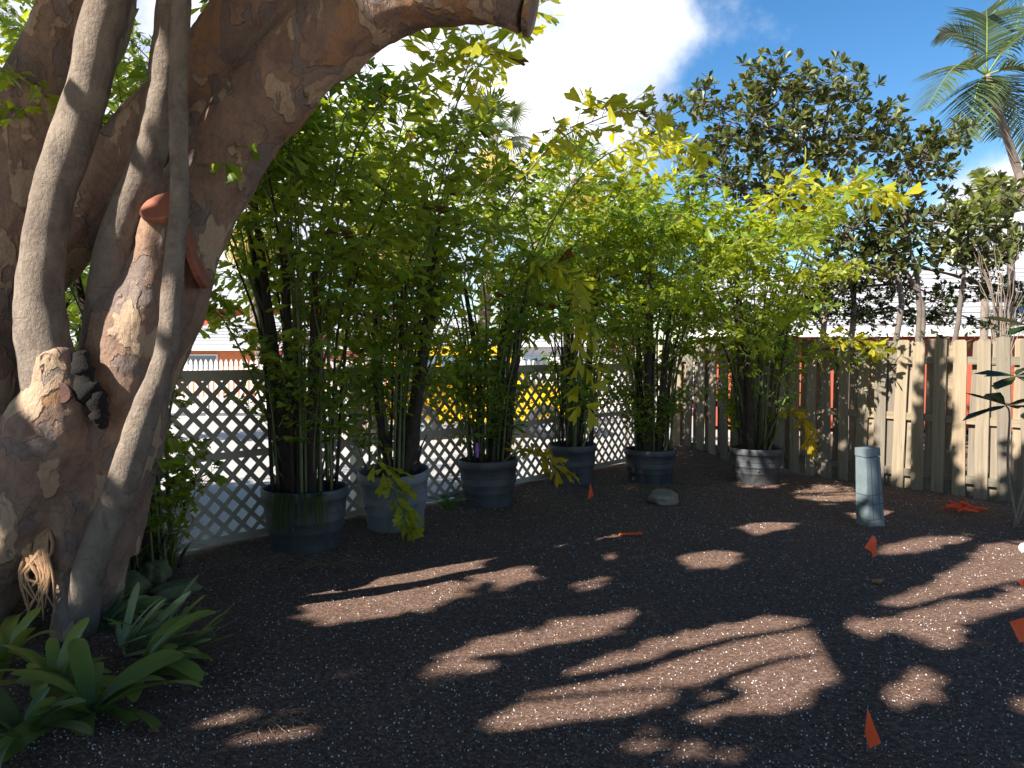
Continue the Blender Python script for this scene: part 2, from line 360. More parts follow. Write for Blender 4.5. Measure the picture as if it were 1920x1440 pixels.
# ------------------------------------------------------------------ big multi-stemmed tree at the left
tree = thing('old_tree', 'massive multi-stemmed tree with flaking mottled bark and a sawn-off limb', 'tree', gpix(120, 1165))
T0 = np.array(tree.location)
def ppath(pts, K=24, dd=0):
    C = np.array([pix(x, y, d) for x, y, r, d in pts]); r = np.array([r * d / FPX for x, y, r, d in pts])
    Q = spline(np.hstack([C, r[:, None]]), K); return Q[:, :3] - T0, Q[:, 3]
g = Geo()
limbs = [
    [(172, 1190, 58, 4.60), (176, 1060, 60, 4.60), (195, 940, 74, 4.63), (212, 830, 82, 4.66), (232, 710, 84, 4.68), (260, 600, 82, 4.70), (295, 510, 76, 4.72), (328, 450, 66, 4.74)],      # lit trunk ending in the stub
    [(-95, 1180, 95, 4.5), (-45, 1060, 100, 4.48), (15, 960, 104, 4.45), (58, 880, 98, 4.42), (92, 805, 80, 4.38), (110, 735, 56, 4.36), (90, 660, 46, 4.34)],                               # front trunk with the knuckle
    [(-150, 1120, 120, 4.9), (-120, 960, 120, 4.9), (-85, 800, 112, 4.9), (-50, 640, 104, 4.92), (5, 450, 98, 4.95), (68, 280, 92, 4.98), (125, 120, 82, 4.98), (168, 0, 76, 4.98), (200, -160, 70, 4.9), (220, -420, 58, 4.7)],  # left trunk
    [(-30, 560, 85, 5.0), (60, 470, 84, 5.02), (145, 375, 80, 5.02), (235, 295, 64, 5.0), (330, 195, 58, 4.95), (440, 65, 60, 4.85), (540, -50, 60, 4.75), (660, -200, 55, 4.6), (780, -380, 44, 4.4)],    # upper diagonal limb
    [(225, 780, 66, 4.85), (290, 620, 74, 4.92), (345, 460, 72, 4.95), (408, 318, 72, 4.95), (482, 205, 74, 4.9), (590, 85, 76, 4.82), (715, 8, 66, 4.74), (840, -14, 55, 4.66), (935, -6, 49, 4.6), (990, 14, 46, 4.57)],  # long limb cut at its end
    [(285, 560, 50, 4.62), (296, 480, 40, 4.56), (303, 415, 34, 4.52), (306, 385, 33, 4.50)],                                                                                             # short cut stub
    [(140, 1190, 42, 4.45), (138, 1080, 40, 4.46), (128, 980, 46, 4.46), (115, 880, 55, 4.45)],
    [(236, 1040, 22, 4.74), (240, 970, 38, 4.74), (238, 890, 46, 4.72)],
]
for L in limbs:
    C, r = ppath(L, 30); g.tube(C, r, 20, 0)
me0 = g.mesh('trunk_raw', M_BARK); tmp = link('trunk_raw', me0)
md = tmp.modifiers.new('fuse', 'REMESH'); md.mode = 'VOXEL'; md.voxel_size = .018; md.use_smooth_shade = True
sm = tmp.modifiers.new('soften', 'SMOOTH'); sm.factor = .5; sm.iterations = 3
dg = bpy.context.evaluated_depsgraph_get(); me = bpy.data.meshes.new_from_object(tmp.evaluated_get(dg)); bpy.data.objects.remove(tmp)
n = len(me.vertices); co = np.empty(n * 3, np.float32); me.vertices.foreach_get('co', co); co = co.reshape(-1, 3)
no = np.empty(n * 3, np.float32); me.vertices.foreach_get('normal', no); no = no.reshape(-1, 3)
dsp = np.array([mnoise.noise(Vector((p[0] * 4, p[1] * 4, p[2] * 2.2))) * .030 + mnoise.noise(Vector((p[0] * 11, p[1] * 11, p[2] * 5))) * .011 + mnoise.noise(Vector((p[0] * 26, p[1] * 26, p[2] * 18))) * .005 for p in co])
co = co + no * dsp[:, None]; me.vertices.foreach_set('co', co.astype(np.float32).ravel()); me.update(); me.name = 'trunk'
me.materials.clear(); me.materials.append(M_BARK)
me.polygons.foreach_set('use_smooth', np.ones(len(me.polygons), bool))
link('trunk', me, tree)
def wobble(C, amp, fr):
    return C + np.array([[mnoise.noise(Vector((p[0] * fr + k * 7.3, p[1] * fr, p[2] * fr))) for k in range(3)] for p in C]) * amp
stems = [
    [(228, -330, 32, 4.15), (222, -120, 35, 4.22), (200, 0, 37, 4.26), (168, 120, 37, 4.28), (132, 250, 38, 4.30), (106, 360, 37, 4.32), (82, 480, 40, 4.33), (76, 580, 42, 4.34), (90, 680, 50, 4.35), (112, 760, 58, 4.40)],
    [(340, -250, 22, 4.3), (332, -40, 25, 4.36), (314, 100, 28, 4.40), (290, 220, 29, 4.43), (255, 350, 31, 4.47), (222, 450, 34, 4.52), (195, 560, 36, 4.58), (185, 680, 40, 4.66)],
    [(352, -240, 15, 4.25), (346, -20, 16, 4.28), (336, 120, 17, 4.28), (332, 260, 17, 4.28), (329, 400, 18, 4.28), (325, 550, 20, 4.28), (309, 680, 22, 4.29), (276, 780, 26, 4.31), (236, 880, 28, 4.34), (203, 970, 28, 4.37), (176, 1070, 29, 4.4), (152, 1185, 32, 4.45)],
]
for L in stems:
    C, r = ppath(L, 60); g = Geo(); r = r * (1 + np.array([mnoise.noise(Vector((p[2] * 3, p[0] * 3, 1))) for p in C]) * .12); g.tube(wobble(wobble(C, .035, 1.6), .008, 9), r, 18); g.build('stem', M_STEM, tree)
def disc(c, nrml, r, name, mat, parent, th=.012, sq=1.0):
    g = Geo(); k = 28; nn = nrm(nrml); a = nrm(np.cross(nn, [0.2, 0.1, 1])); b = np.cross(nn, a)
    an = np.arange(k) * 2 * math.pi / k; rr = r * (1 + .07 * np.sin(an * 2 + 1) + .05 * np.sin(an * 3) + rng.normal(0, .012, k))
    ring = c + rr[:, None] * (np.cos(an)[:, None] * a * sq + np.sin(an)[:, None] * b)
    V = np.vstack([ring - nn * .025, ring + nn * th * .3, c + (ring - c) * .93 + nn * th, [c + nn * th * 1.1]])
    F = [(i, (i + 1) % k, k + (i + 1) % k, k + i) for i in range(k)] + [(k + i, k + (i + 1) % k, 2 * k + (i + 1) % k, 2 * k + i) for i in range(k)] + [(2 * k + i, 2 * k + (i + 1) % k, 3 * k) for i in range(k)]
    g.add(V, F, 0, .5, False); return g.build(name, mat, parent)
disc(pix(368, 482, 4.64) - T0, (.93, .22, .30), .215, 'saw_cut', M_CUT, tree)['label'] = 'red-brown sawn face of the thick stub'
disc(pix(303, 388, 4.385) - T0, (-.15, -.80, .55), .115, 'saw_cut', M_CUT, tree)
disc(pix(110, 738, 4.215) - T0, (.12, -1, .05), .062, 'pruning_scar', plain('old_scar', (.12, .055, .045), .9, .4, 12, .5), tree, .004)
disc(pix(997, 20, 4.56) - T0, (.95, -.1, -.25), .15, 'saw_cut', M_BARK, tree)
C, r = ppath([(145, 660, 12, 4.33), (150, 690, 20, 4.32), (165, 730, 23, 4.31), (182, 775, 18, 4.32), (192, 805, 8, 4.36)], 26); g = Geo(); g.tube(wobble(C, .03, 16), r * (1 + rng.normal(0, .12, 26)), 11); g.build('rotten_stub', M_ROT, tree)
for k in range(16):
    x0 = rng.uniform(48, 92); g = Geo(); y1 = rng.uniform(1090, 1165)
    C, r = ppath([(x0, 985, 7, 4.33), (x0 + rng.normal(0, 8), 1030, 6, 4.28), (x0 + rng.normal(0, 14), 1080, 4, 4.27), (x0 + rng.normal(4, 16), y1, 1.5, 4.27)], 9); g.tube(C, r * rng.uniform(.4, 1.2), 6); g.build('root', M_ROOT, tree)

# --- crowns overhead (outside the frame): they throw the dappled shade
LITPX = [
    [(555, 1110), (600, 1092), (690, 1083), (800, 1080), (850, 1095), (885, 1112), (820, 1132), (760, 1147), (650, 1162), (570, 1152)],
    [(772, 1058), (850, 1033), (895, 1035), (905, 1068), (995, 1064), (1005, 1078), (935, 1100), (890, 1078), (830, 1068)],
    [(815, 1232), (880, 1202), (980, 1190), (1060, 1152), (1195, 1148), (1150, 1177), (1060, 1203), (930, 1228)],
    [(735, 1272), (860, 1242), (1005, 1228), (900, 1257), (790, 1268)],
    [(1025, 1278), (1150, 1230), (1300, 1175), (1420, 1158), (1545, 1162), (1440, 1186), (1300, 1212), (1200, 1242), (1080, 1278)],
    [(915, 1364), (975, 1303), (1100, 1283), (1240, 1243), (1350, 1210), (1440, 1190), (1535, 1178), (1565, 1215), (1605, 1240), (1605, 1265), (1540, 1302), (1480, 1323), (1440, 1350), (1390, 1342), (1360, 1346), (1245, 1352), (1330, 1300), (1440, 1262), (1450, 1240), (1400, 1240), (1330, 1275), (1200, 1335), (1050, 1364)],
    [(1135, 1406), (1250, 1396), (1400, 1398), (1430, 1408), (1300, 1420), (1160, 1417)],
    [(1645, 1138), (1720, 1100), (1790, 1070), (1850, 1020), (1990, 1010), (1990, 1078), (1800, 1112), (1700, 1142)],
    [(1680, 1152), (1960, 1098), (1960, 1125), (1830, 1150), (1790, 1165), (1820, 1200), (1780, 1222), (1700, 1192), (1560, 1182)],
    [(1645, 1027), (1760, 1004), (1835, 1002), (1740, 1032), (1660, 1042)],
    [(1638, 1345), (1680, 1283), (1740, 1263), (1772, 1275), (1767, 1307), (1700, 1328)],
    [(1262, 1052), (1330, 1036), (1415, 1034), (1370, 1057), (1290, 1067)],
    [(1385, 992), (1430, 973), (1495, 973), (1482, 992), (1420, 1002)],
    [(365, 1362), (410, 1338), (530, 1338), (610, 1360), (570, 1384), (420, 1384)],
    [(1072, 1102), (1110, 1079), (1143, 1079), (1112, 1102)], [(1128, 1047), (1160, 1036), (1173, 1050)], [(1570, 950), (1700, 960), (1640, 990)], [(360, 1125), (440, 1105), (500, 1100), (420, 1130)],
    [(1470, 930), (1560, 905), (1620, 930), (1560, 945)], [(1860, 1330), (1960, 1300), (1960, 1350)], [(640, 1076), (690, 1066), (690, 1080)],
]
LIT = [np.array([gpix(x, y)[:2] for x, y in pl]) for pl in LITPX]
def inside(P, poly):
    x, y = P[:, 0], P[:, 1]; c = np.zeros(len(P), bool); n = len(poly)
    for i in range(n):
        x1, y1 = poly[i]; x2, y2 = poly[(i + 1) % n]
        k = ((y1 > y) != (y2 > y)) & (x < (x2 - x1) * (y - y1) / (y2 - y1 + 1e-12) + x1); c ^= k
    return c
# surfaces the sun does reach: the smooth stem, the middle of the trunk
SUNSPOTS = [(pix(130, 250, 4.28), .16), (pix(105, 340, 4.3), .15), (pix(160, 130, 4.25), .15), (pix(190, 20, 4.22), .15), (pix(90, 430, 4.3), .13), (pix(200, 620, 4.5), .15), (pix(230, 520, 4.55), .16), (pix(250, 650, 4.5), .17), (pix(215, 720, 4.5), .16), (pix(280, 470, 4.5), .12), (pix(250, 860, 4.35), .09), (pix(75, 1060, 4.3), .09), (pix(300, 1080, 4.9), .1), (pix(690, 950, 7.0), .18), (pix(1400, 870, 9.5), .25), (pix(1225, 870, 9.5), .15)]
def canopy_ok(P, soft=True):
    N = len(P); t = P[:, 2] / U[2]; G = P - t[:, None] * U; ok = np.ones(N, bool)
    for pl in LIT: ok &= ~inside(G[:, :2], pl)
    x, y, f = project(P); ok &= ~((f > .1) & (x > -140) & (x < 2060) & (y > -110) & (y < 1600))
    rnd = rng.random(N)
    # wooden fence and the plants in pots stand mostly in the sun
    for (A, Nn, D, z0, z1, a0, a1, p) in ((WA, WNn, WD, .0, 2.0, -.5, 6.0, .80), (LA + LN * .75, LN, LD, 1.5, 4.6, -1.0, 8.0, .85)):
        un = U[:2] @ Nn; s = (P[:, :2] - A) @ Nn / un; H = P - s[:, None] * U; al = (H[:, :2] - A) @ D
        hit = (s > 0) & (H[:, 2] > z0) & (H[:, 2] < z1) & (al > a0) & (al < a1)
        cl = np.array([mnoise.noise(Vector((a_ * 1.9 + z_ * .25, z_ * .35, 4.0))) for a_, z_ in zip(al, H[:, 2])]) if soft else 1.0
        ok &= ~(hit & (cl < (.9 if p > .82 else .09)))
    for c, r in SUNSPOTS:
        w = P - c; s = w @ U; dd = np.linalg.norm(w - s[:, None] * U, axis=1); ok &= ~((s > 0) & (dd < r))
    return ok
NC = 6500
G = np.stack([rng.uniform(-4.6, 8.2, NC), rng.uniform(1.2, 10.5, NC), np.zeros(NC)], 1)
zc = rng.uniform(4.7, 7.4, NC); Cc = G + (zc / U[2])[:, None] * U
Cc = Cc[canopy_ok(Cc, False) | (rng.random(NC) < .35)]
P = (Cc[:, None, :] + rng.normal(0, .17, (len(Cc), 13, 3))).reshape(-1, 3); P = P[canopy_ok(P)]
olf_v = np.array([(0, 0, 0), (-.25, .35, .03), (.25, .35, .03), (-.2, .75, .0), (.2, .75, .0), (0, 1, -.06), (0, .38, -.02), (0, .74, -.05)])
olf_f = [(0, 6, 1), (0, 2, 6), (1, 6, 7, 3), (6, 2, 4, 7), (3, 7, 5), (7, 4, 5)]
M_SHADE = leaf_mat('shade_tree_leaf', (.035, .07, .018), (.08, .13, .03), .3)
st_a = thing('shade_tree', 'broad shade tree beside the garden, out of the picture', 'tree', (-7.2, -.6, 0))
st_b = thing('shade_tree', 'broad shade tree behind the viewer, out of the picture', 'tree', (-2.2, -3.6, 0))
roots = [(tree, np.array([-2.55, 4.7])), (st_a, np.array([-7.2, -.6])), (st_b, np.array([-2.2, -3.6]))]
AX = nrm(rng.normal(0, 1, P.shape) + np.array([0, 0, -.2])); LL = rng.uniform(.17, .26, len(P)); kk = canopy_ok(P + AX * LL[:, None], False) & canopy_ok(P + AX * (LL * .5)[:, None], False); P, AX, LL = P[kk], AX[kk], LL[kk]
own = np.argmin(np.stack([np.linalg.norm(P[:, :2] - c, axis=1) for _, c in roots], 1), 1)
for k, (ro, c) in enumerate(roots):
    Q = P[own == k]; N = len(Q); o0 = np.array(ro.location)
    d = AX[own == k]; R = frames(d, rng.normal(0, .7, (N, 3)) + U * .8) * LL[own == k][:, None, None]
    g = Geo(); g.inst(olf_v, olf_f, R, Q - o0, tint=rng.random(N)); g.build('crown', M_SHADE, ro)
    # limbs reaching through the crown
    top = np.array([c[0], c[1], 3.6]) if k else pix(222, -300, 4.75)
    if k:
        g = Geo(); g.tube(np.array([(c[0] + .1 * math.sin(z * 2), c[1], z) for z in np.linspace(-.1, 3.9, 14)]) - o0, np.linspace(.34, .2, 14), 14); g.build('trunk', M_BARK, ro)
    if N > 30:
        for q in Q[rng.choice(N, 9, replace=False)]:
            path = spline([top, (top + q) / 2 + np.array([0, 0, .35]), q], 14); x, y, f = project(path)
            if ((f > 0) & (x > -60) & (x < 1980) & (y > -30)).any(): continue
            g = Geo(); g.tube(path - o0, np.linspace(.07, .015, 14), 7); g.build('branch', M_STEM, ro)

for (pts, t_, rr_, ro, tp) in (([(1000, 1290), (1180, 1252), (1360, 1205), (1560, 1168)], 8.6, .040, st_a, (-7.2, -.6, 3.7)), ([(1210, 1345), (1330, 1285), (1450, 1240), (1520, 1232)], 8.0, .030, st_a, (-7.2, -.6, 3.6)), ([(1540, 1160), (1700, 1140), (1820, 1108), (1960, 1080)], 9.6, .038, st_b, (-2.2, -3.6, 3.8))):
    C = [np.array(tp)] + [gpix(x, y) + t_ * U for x, y in pts]; g = Geo(); g.tube(wobble(spline(C, 40), .05, 1.3) - np.array(ro.location), np.linspace(rr_ * 2, rr_ * .7, 40), 8); g.build('branch', M_STEM, ro)

# ------------------------------------------------------------------ fishtail palms in pots
fl_v = np.array([(0, 0, 0), (-.20, .42, .03), (.16, .42, .03), (-.34, .82, .0), (-.12, .88, -.02), (-.02, .80, -.02), (.14, 1.02, -.05), (.24, .93, -.03), (.30, .78, 0), (0, .45, -.015)])
fl_v[:, 0] *= .8
fl_f = [(0, 9, 1), (0, 2, 9), (1, 9, 4, 3), (9, 5, 4), (9, 6, 5), (9, 2, 7, 6), (2, 8, 7)]
def frond_geo(path, s0=.25, pin_len=.42, leaf=.15, npin=9, r0=.010, g=None, droop=.5, sd=1):
    rg = np.random.default_rng(sd); g = g or Geo(); path = np.asarray(path, float); K = len(path)
    g.tube(path, np.linspace(r0, .0025, K), 5, 1, .4)
    tg = nrm(np.gradient(path, axis=0)); LP = []; LDr = []; LNo = []; LS = []; LT = []
    for i in range(npin):
        s = s0 + (1 - s0) * (i + .5) / npin; fi = s * (K - 1); k = min(int(fi), K - 2); f = fi - k
        p = path[k] * (1 - f) + path[k + 1] * f; t = tg[k]; side = np.cross(t, [0, 0, 1.]); side = nrm(side if np.linalg.norm(side) > .1 else np.array([1., 0, 0])); upv = nrm(np.cross(side, t))
        for sg in (-1, 1):
            L = pin_len * (1 - .55 * abs(2 * (s - s0) / (1 - s0) - .8) ** 1.5) * rg.uniform(.75, 1.15)
            d0 = nrm(side * sg * rg.uniform(.75, 1) + t * rg.uniform(.35, .8) + upv * rg.uniform(.0, .75))
            m = max(3, int(L / (leaf * .36))); q = p + (rg.normal(0, .01, 3)); pts = [q]; d = d0
            for j in range(m):
                d = nrm(d + np.array([0, 0, -droop * .16])); q = q + d * L / m; pts.append(q)
            pts = np.array(pts); g.tube(pts, np.linspace(.0035, .0015, len(pts)), 3, 1, .5, caps=False)
            tn = rg.random() * .25
            for j in range(1, m + 1):
                dj = nrm(pts[j] - pts[j - 1]); sj = nrm(np.cross(dj, [0, 0, 1.]) + 1e-4)
                for s2 in ((-1, 1) if j < m else (0,)):
                    if rg.random() < .27: continue
                    LP.append(pts[j]); LDr.append(nrm(dj * rg.uniform(.5, 1) + sj * s2 * rg.uniform(.5, 1.0) + np.array([0, 0, rg.uniform(-1.3, .45) * droop * 1.4])))
                    LNo.append(np.array([0, -.25, .4]) + rg.normal(0, .75, 3)); LS.append(leaf * rg.uniform(.7, 1.25) * (1.25 if s2 == 0 else 1)); LT.append(1.0 if rg.random() < .025 else np.clip(tn + rg.normal(.35, .22), 0, .95))
    LP = np.array(LP); R = frames(np.array(LDr), np.array(LNo)) * np.array(LS)[:, None, None]; R[:, :, 0] *= rg.uniform(.55, 1.1, len(LP))[:, None] * rg.choice([-1, 1], len(LP))[:, None]
    g.inst(fl_v, fl_f, R, LP, 0, np.array(LT)); return g
def arch(L, el0, el1, K=16, wig=.04, sd=0):
    rg = np.random.default_rng(sd); p = np.zeros(3); o = [p]; ph = rg.uniform(0, 6)
    for i in range(K - 1):
        e = rad(el0 + (el1 - el0) * (i / (K - 2)) ** 1.3); p = p + np.array([math.cos(e), wig * math.sin(i * .5 + ph), math.sin(e)]) * L / (K - 1); o.append(p)
    return np.array(o)
FV = []
for k in range(12):
    L = [1.5, 1.7, 1.3, 1.9, 1.1, 1.6, .9, .8, 1.4, 1.2, .7, 1.0][k]; e0 = [82, 75, 70, 78, 60, 65, 70, 50, 55, 85, 40, 80][k]; e1 = [30, 0, -15, 25, 20, -35, 50, 10, -40, 58, 5, 45][k]
    FV.append(frond_geo(arch(L, e0, e1, sd=k), .22, .30 + .1 * (L > 1.1), .13, max(5, int(L * 5.4)), .009, sd=40 + k, droop=.6).mesh('frond', [M_FISH, M_RACH]))
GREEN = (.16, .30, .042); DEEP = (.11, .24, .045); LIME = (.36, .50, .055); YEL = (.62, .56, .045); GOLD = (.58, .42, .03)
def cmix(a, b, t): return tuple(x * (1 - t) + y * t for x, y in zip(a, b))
def put_frond(parent, me, loc, rz, sc, c, rx=0.0):
    o = link('frond', me, parent, loc); o.rotation_euler = (rx, 0, rz); o.scale = (sc,) * 3; o.color = (*c, 1); return o
def pot_profile(r, h):
    return [(0, .0), (r * .80, .0), (r * .815, .015), (r * .85, h * .30), (r * .87, h * .31), (r * .885, h * .34), (r * .93, h * .62), (r * .95, h * .63), (r * .955, h * .66), (r * .965, h * .82), (r * 1.0, h * .83), (r * 1.02, h * .86), (r * 1.03, h * .99), (r * 1.02, h), (r * .975, h), (r * .965, h * .95), (r * .95, h * .86), (r * .945, h * .5)]
def make_pot(name, label, px, d, r, h, tilt=(0, 0), wire=False):
    x = (px - 960) / FPX * d; t = thing(name, label, 'plant pot', (x, d, soil_h(x, d) - .01), rng.uniform(0, 6), 'nursery pots of fishtail palms', tilt[0], tilt[1])
    g = Geo(); pr = pot_profile(r, h); g.lathe(pr, 48); g.build('shell', M_POT_PALE if 'grey nursery pot with a yellow' in label else M_POT, t)
    g = Geo(); k = 36; an = np.arange(k) * 2 * math.pi / k; rings = [np.stack([q * r * .945 * np.cos(an), q * r * .945 * np.sin(an), h * .86 + .03 * (1 - q) + rng.normal(0, .008, k)], 1) for q in (1, .75, .5, .25)]
    V = np.vstack(rings + [np.array([[0, 0, h * .90]])]); F = [(i * k + j, i * k + (j + 1) % k, (i + 1) * k + (j + 1) % k, (i + 1) * k + j) for i in range(3) for j in range(k)] + [(3 * k + j, 3 * k + (j + 1) % k, 4 * k) for j in range(k)]
    g.add(V, F, 0, .5, True); g.build('potting_mix', M_SOIL, t)
    for a in (0.6, 2.3, 4.1, 5.2):
        g = Geo(); c = np.array([math.cos(a), math.sin(a), 0]); p = c * r * .90 + np.array([0, 0, h * .42]); g.tube([p - c * .012, p + c * .009], [.014, .011], 10); g.build('drain_plug', M_POT, t)
    return t
def make_palm(label, base, rad_, ncane, hgt, colr, top, lean=(0, 0), spread=.30, nlow=10, culms=4, zb=.42, lown=None, seed=0, inpot=True):
    """clump of canes; base = world position of the soil surface centre"""
    rg = np.random.default_rng(100 + seed)
    t = thing('fishtail_palm', label, 'palm', base, 0, 'fishtail palms')
    for i in range(culms):
        a = rg.uniform(0, 6.28); q = rad_ * .55 * rg.random(); p0 = np.array([math.cos(a) * q, math.sin(a) * q, -.06]); H = hgt * rg.uniform(.42, .66)
        p1 = p0 + np.array([math.cos(a) * .12 * H + lean[0] * H, math.sin(a) * .12 * H + lean[1] * H, H]); K = 22
        C = spline([p0, (p0 + p1) / 2 + rg.normal(0, .03, 3), p1], K); r = np.linspace(rg.uniform(.045, .066), .022, K) * (1 + .13 * (np.arange(K) % 4 == 0)); g = Geo(); g.tube(C, r, 9); g.build('culm', M_CULM, t)
        for j in range(2):
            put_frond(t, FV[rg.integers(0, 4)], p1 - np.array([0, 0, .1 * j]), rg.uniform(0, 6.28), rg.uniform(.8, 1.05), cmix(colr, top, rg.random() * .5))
    for i in range(ncane):
        a = i * 2.4 + rg.normal(0, .3); q = rad_ * math.sqrt(rg.random()) * .85; p0 = np.array([math.cos(a) * q, math.sin(a) * q, -.05]); H = hgt * rg.uniform(.42, 1.0) * .72; sp = spread * rg.uniform(.15, 1.0)
        p1 = p0 + np.array([math.cos(a) * sp * H + lean[0] * H, math.sin(a) * sp * H + lean[1] * H, H]); K = 12
        C = spline([p0, p0 * .4 + p1 * .6 + np.array([0, 0, .08]) - np.array([math.cos(a), math.sin(a), 0]) * .05 * H, p1], K)
        g = Geo(); g.tube(C, np.linspace(rg.uniform(.011, .018), .008, K), 6); g.build('cane', M_CANE if i % 3 else M_CULM, t)
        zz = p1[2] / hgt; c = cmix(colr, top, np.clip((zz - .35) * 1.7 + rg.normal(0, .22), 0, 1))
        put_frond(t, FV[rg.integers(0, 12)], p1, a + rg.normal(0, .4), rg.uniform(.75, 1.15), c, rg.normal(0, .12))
        for _ in range(1 + (i % 2)):
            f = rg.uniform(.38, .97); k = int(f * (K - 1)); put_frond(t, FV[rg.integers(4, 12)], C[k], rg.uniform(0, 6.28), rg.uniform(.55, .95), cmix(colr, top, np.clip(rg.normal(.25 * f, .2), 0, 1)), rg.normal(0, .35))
    for i in range(nlow):
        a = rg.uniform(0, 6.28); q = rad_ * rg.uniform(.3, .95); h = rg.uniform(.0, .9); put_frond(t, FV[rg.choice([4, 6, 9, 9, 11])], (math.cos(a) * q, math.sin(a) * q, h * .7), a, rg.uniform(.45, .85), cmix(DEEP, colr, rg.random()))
    # dead sheaths at the foot
    for i in range(9):
        a = rg.uniform(0, 6.28); q = rad_ * rg.uniform(.2, .8); p = np.array([math.cos(a) * q, math.sin(a) * q, -.04]); g = Geo(); h = rg.uniform(.15, .45)
        g.tube(spline([p, p + np.array([math.cos(a) * .03, math.sin(a) * .03, h * .6]), p + np.array([math.cos(a) * .10, math.sin(a) * .10, h])], 7), np.linspace(.020, .005, 7), 6); g.build('dead_sheath', M_ROOT if i % 2 else M_CULM, t)
    return t
def hero(palm, pts, c, s0=.45, pin=.34, leaf=.15, npin=11, droop=.6, sd=0):
    o0 = np.array(palm.location); path = spline([pix(*p) - o0 for p in pts], 30)
    o = frond_geo(path, s0, pin, leaf, npin, .013, sd=sd, droop=droop).build('frond', [M_FISH, M_RACH], palm); o.color = (*c, 1); return o

pots = [  # px, depth, radius, height, tilt
    ('big black nursery pot with grass trailing over its rim', 570, 6.55, .355, .52, (0, 0)), ('tilted grey nursery pot with a yellow frond hanging in front', 741, 7.30, .325, .56, (.03, .09)),
    ('black nursery pot beside the torn plastic sheet and fern', 917, 8.45, .32, .52, (.02, -.02)), ('dark nursery pot between the fern pot and the ringed blue-grey pot', 1074, 9.7, .30, .50, (0, .02)),
    ('ringed blue-grey nursery pot behind the flat stone', 1220, 9.85, .325, .44, (0, 0)), ('sun-dappled nursery pot against the wooden fence', 1420, 9.85, .325, .46, (0, 0))]
POT = []
for i, (lb, px, d, r, h, ti) in enumerate(pots):
    x = (px - 960) / FPX * d; POT.append((make_pot('plant_pot', lb, px, d, r, h, ti), np.array([x, d, soil_h(x, d) + h * .89]), r))
specs = [  # label, canes, height, colour, top colour, lean, spread, low shoots, culms
    ('tall dense dark green fishtail palm in the big black pot', 24, 4.0, GREEN, LIME, (0, 0), .18, 16, 5),
    ('fishtail palm leaning over with long yellowing arched fronds', 20, 3.95, GREEN, cmix(LIME, YEL, .75), (.04, -.01), .23, 12, 4),
    ('fishtail palm with a purple ribbon tied round its foot', 20, 3.7, DEEP, LIME, (.03, 0), .27, 18, 4),
    ('slender fishtail palm between the ribboned palm and the ringed pot', 18, 4.3, GREEN, cmix(LIME, YEL, .6), (.02, 0), .27, 14, 4),
    ('green fishtail palm of many upright canes in the ringed pot', 22, 3.8, GREEN, LIME, (0, 0), .25, 15, 5),
    ('yellow-topped fishtail palm in front of the wooden fence', 22, 3.7, GREEN, cmix(LIME, YEL, .55), (.01, 0), .26, 14, 4)]
PALM = []
for i, (lb, nc, hg, c1, c2, ln, sp, nl, cu) in enumerate(specs):
    PALM.append(make_palm(lb, POT[i][1], POT[i][2], nc, hg, c1, c2, ln, sp, nl, cu, seed=i))
YL = cmix(LIME, YEL, .6)
hero(PALM[1], [(748, 870, 7.3), (780, 600, 7.2), (840, 280, 7.0), (880, 120, 6.9), (945, 100, 6.8)], YL, .5, .34, .19, 10, sd=1)
hero(PALM[1], [(735, 870, 7.3), (700, 560, 7.2), (745, 270, 7.0), (800, 130, 6.9), (830, 80, 6.8)], YL, .5, .36, .18, 10, sd=2)
hero(PALM[1], [(758, 870, 7.3), (860, 560, 7.2), (1000, 310, 7.0), (1130, 220, 6.9), (1230, 215, 6.8)], cmix(LIME, YEL, .8), .45, .42, .17, 12, sd=3)
hero(PALM[1], [(725, 880, 7.1), (705, 850, 6.9), (722, 880, 6.8), (750, 940, 6.75), (766, 990, 6.72)], YL, .35, .17, .13, 9, sd=4)
hero(PALM[2], [(905, 860, 8.4), (960, 600, 8.0), (1020, 500, 7.8), (1078, 560, 7.7), (1092, 770, 7.6)], cmix(LIME, YEL, .7), .45, .28, .20, 13, 1.2, sd=5)
hero(PALM[2], [(930, 880, 8.3), (965, 850, 8.1), (1010, 850, 8.0), (1062, 885, 7.9)], GOLD, .3, .2, .13, 8, sd=6)
hero(PALM[2], [(925, 870, 8.4), (980, 560, 8.2), (1090, 330, 8.0), (1230, 260, 7.9), (1310, 300, 7.8)], YL, .45, .42, .17, 12, sd=7)
hero(PALM[3], [(1080, 860, 9.7), (1120, 520, 9.6), (1180, 320, 9.4), (1280, 290, 9.3)], cmix(LIME, YEL, .8), .4, .5, .19, 11, sd=8)
hero(PALM[4], [(1230, 830, 9.8), (1280, 520, 9.6), (1350, 410, 9.5), (1430, 420, 9.4)], LIME, .4, .45, .18, 10, sd=9)
hero(PALM[5], [(1410, 830, 9.8), (1450, 540, 9.7), (1550, 370, 9.6), (1680, 372, 9.5)], cmix(YEL, LIME, .3), .45, .45, .21, 11, sd=10)
hero(PALM[5], [(1405, 830, 9.8), (1400, 560, 9.7), (1440, 400, 9.6), (1510, 330, 9.5)], cmix(YEL, LIME, .4), .4, .45, .20, 11, sd=11)
hero(PALM[5], [(1430, 840, 9.8), (1500, 700, 9.6), (1570, 640, 9.4), (1660, 660, 9.3)], cmix(YEL, LIME, .2), .4, .3, .17, 9, sd=12)
hero(PALM[5], [(1440, 850, 9.7), (1470, 780, 9.5), (1500, 790, 9.4), (1515, 830, 9.35)], GOLD, .35, .2, .14, 7, sd=13)
hero(PALM[0], [(540, 900, 6.5), (470, 700, 6.4), (410, 590, 6.3), (370, 600, 6.2)], LIME, .45, .28, .15, 9, sd=14)
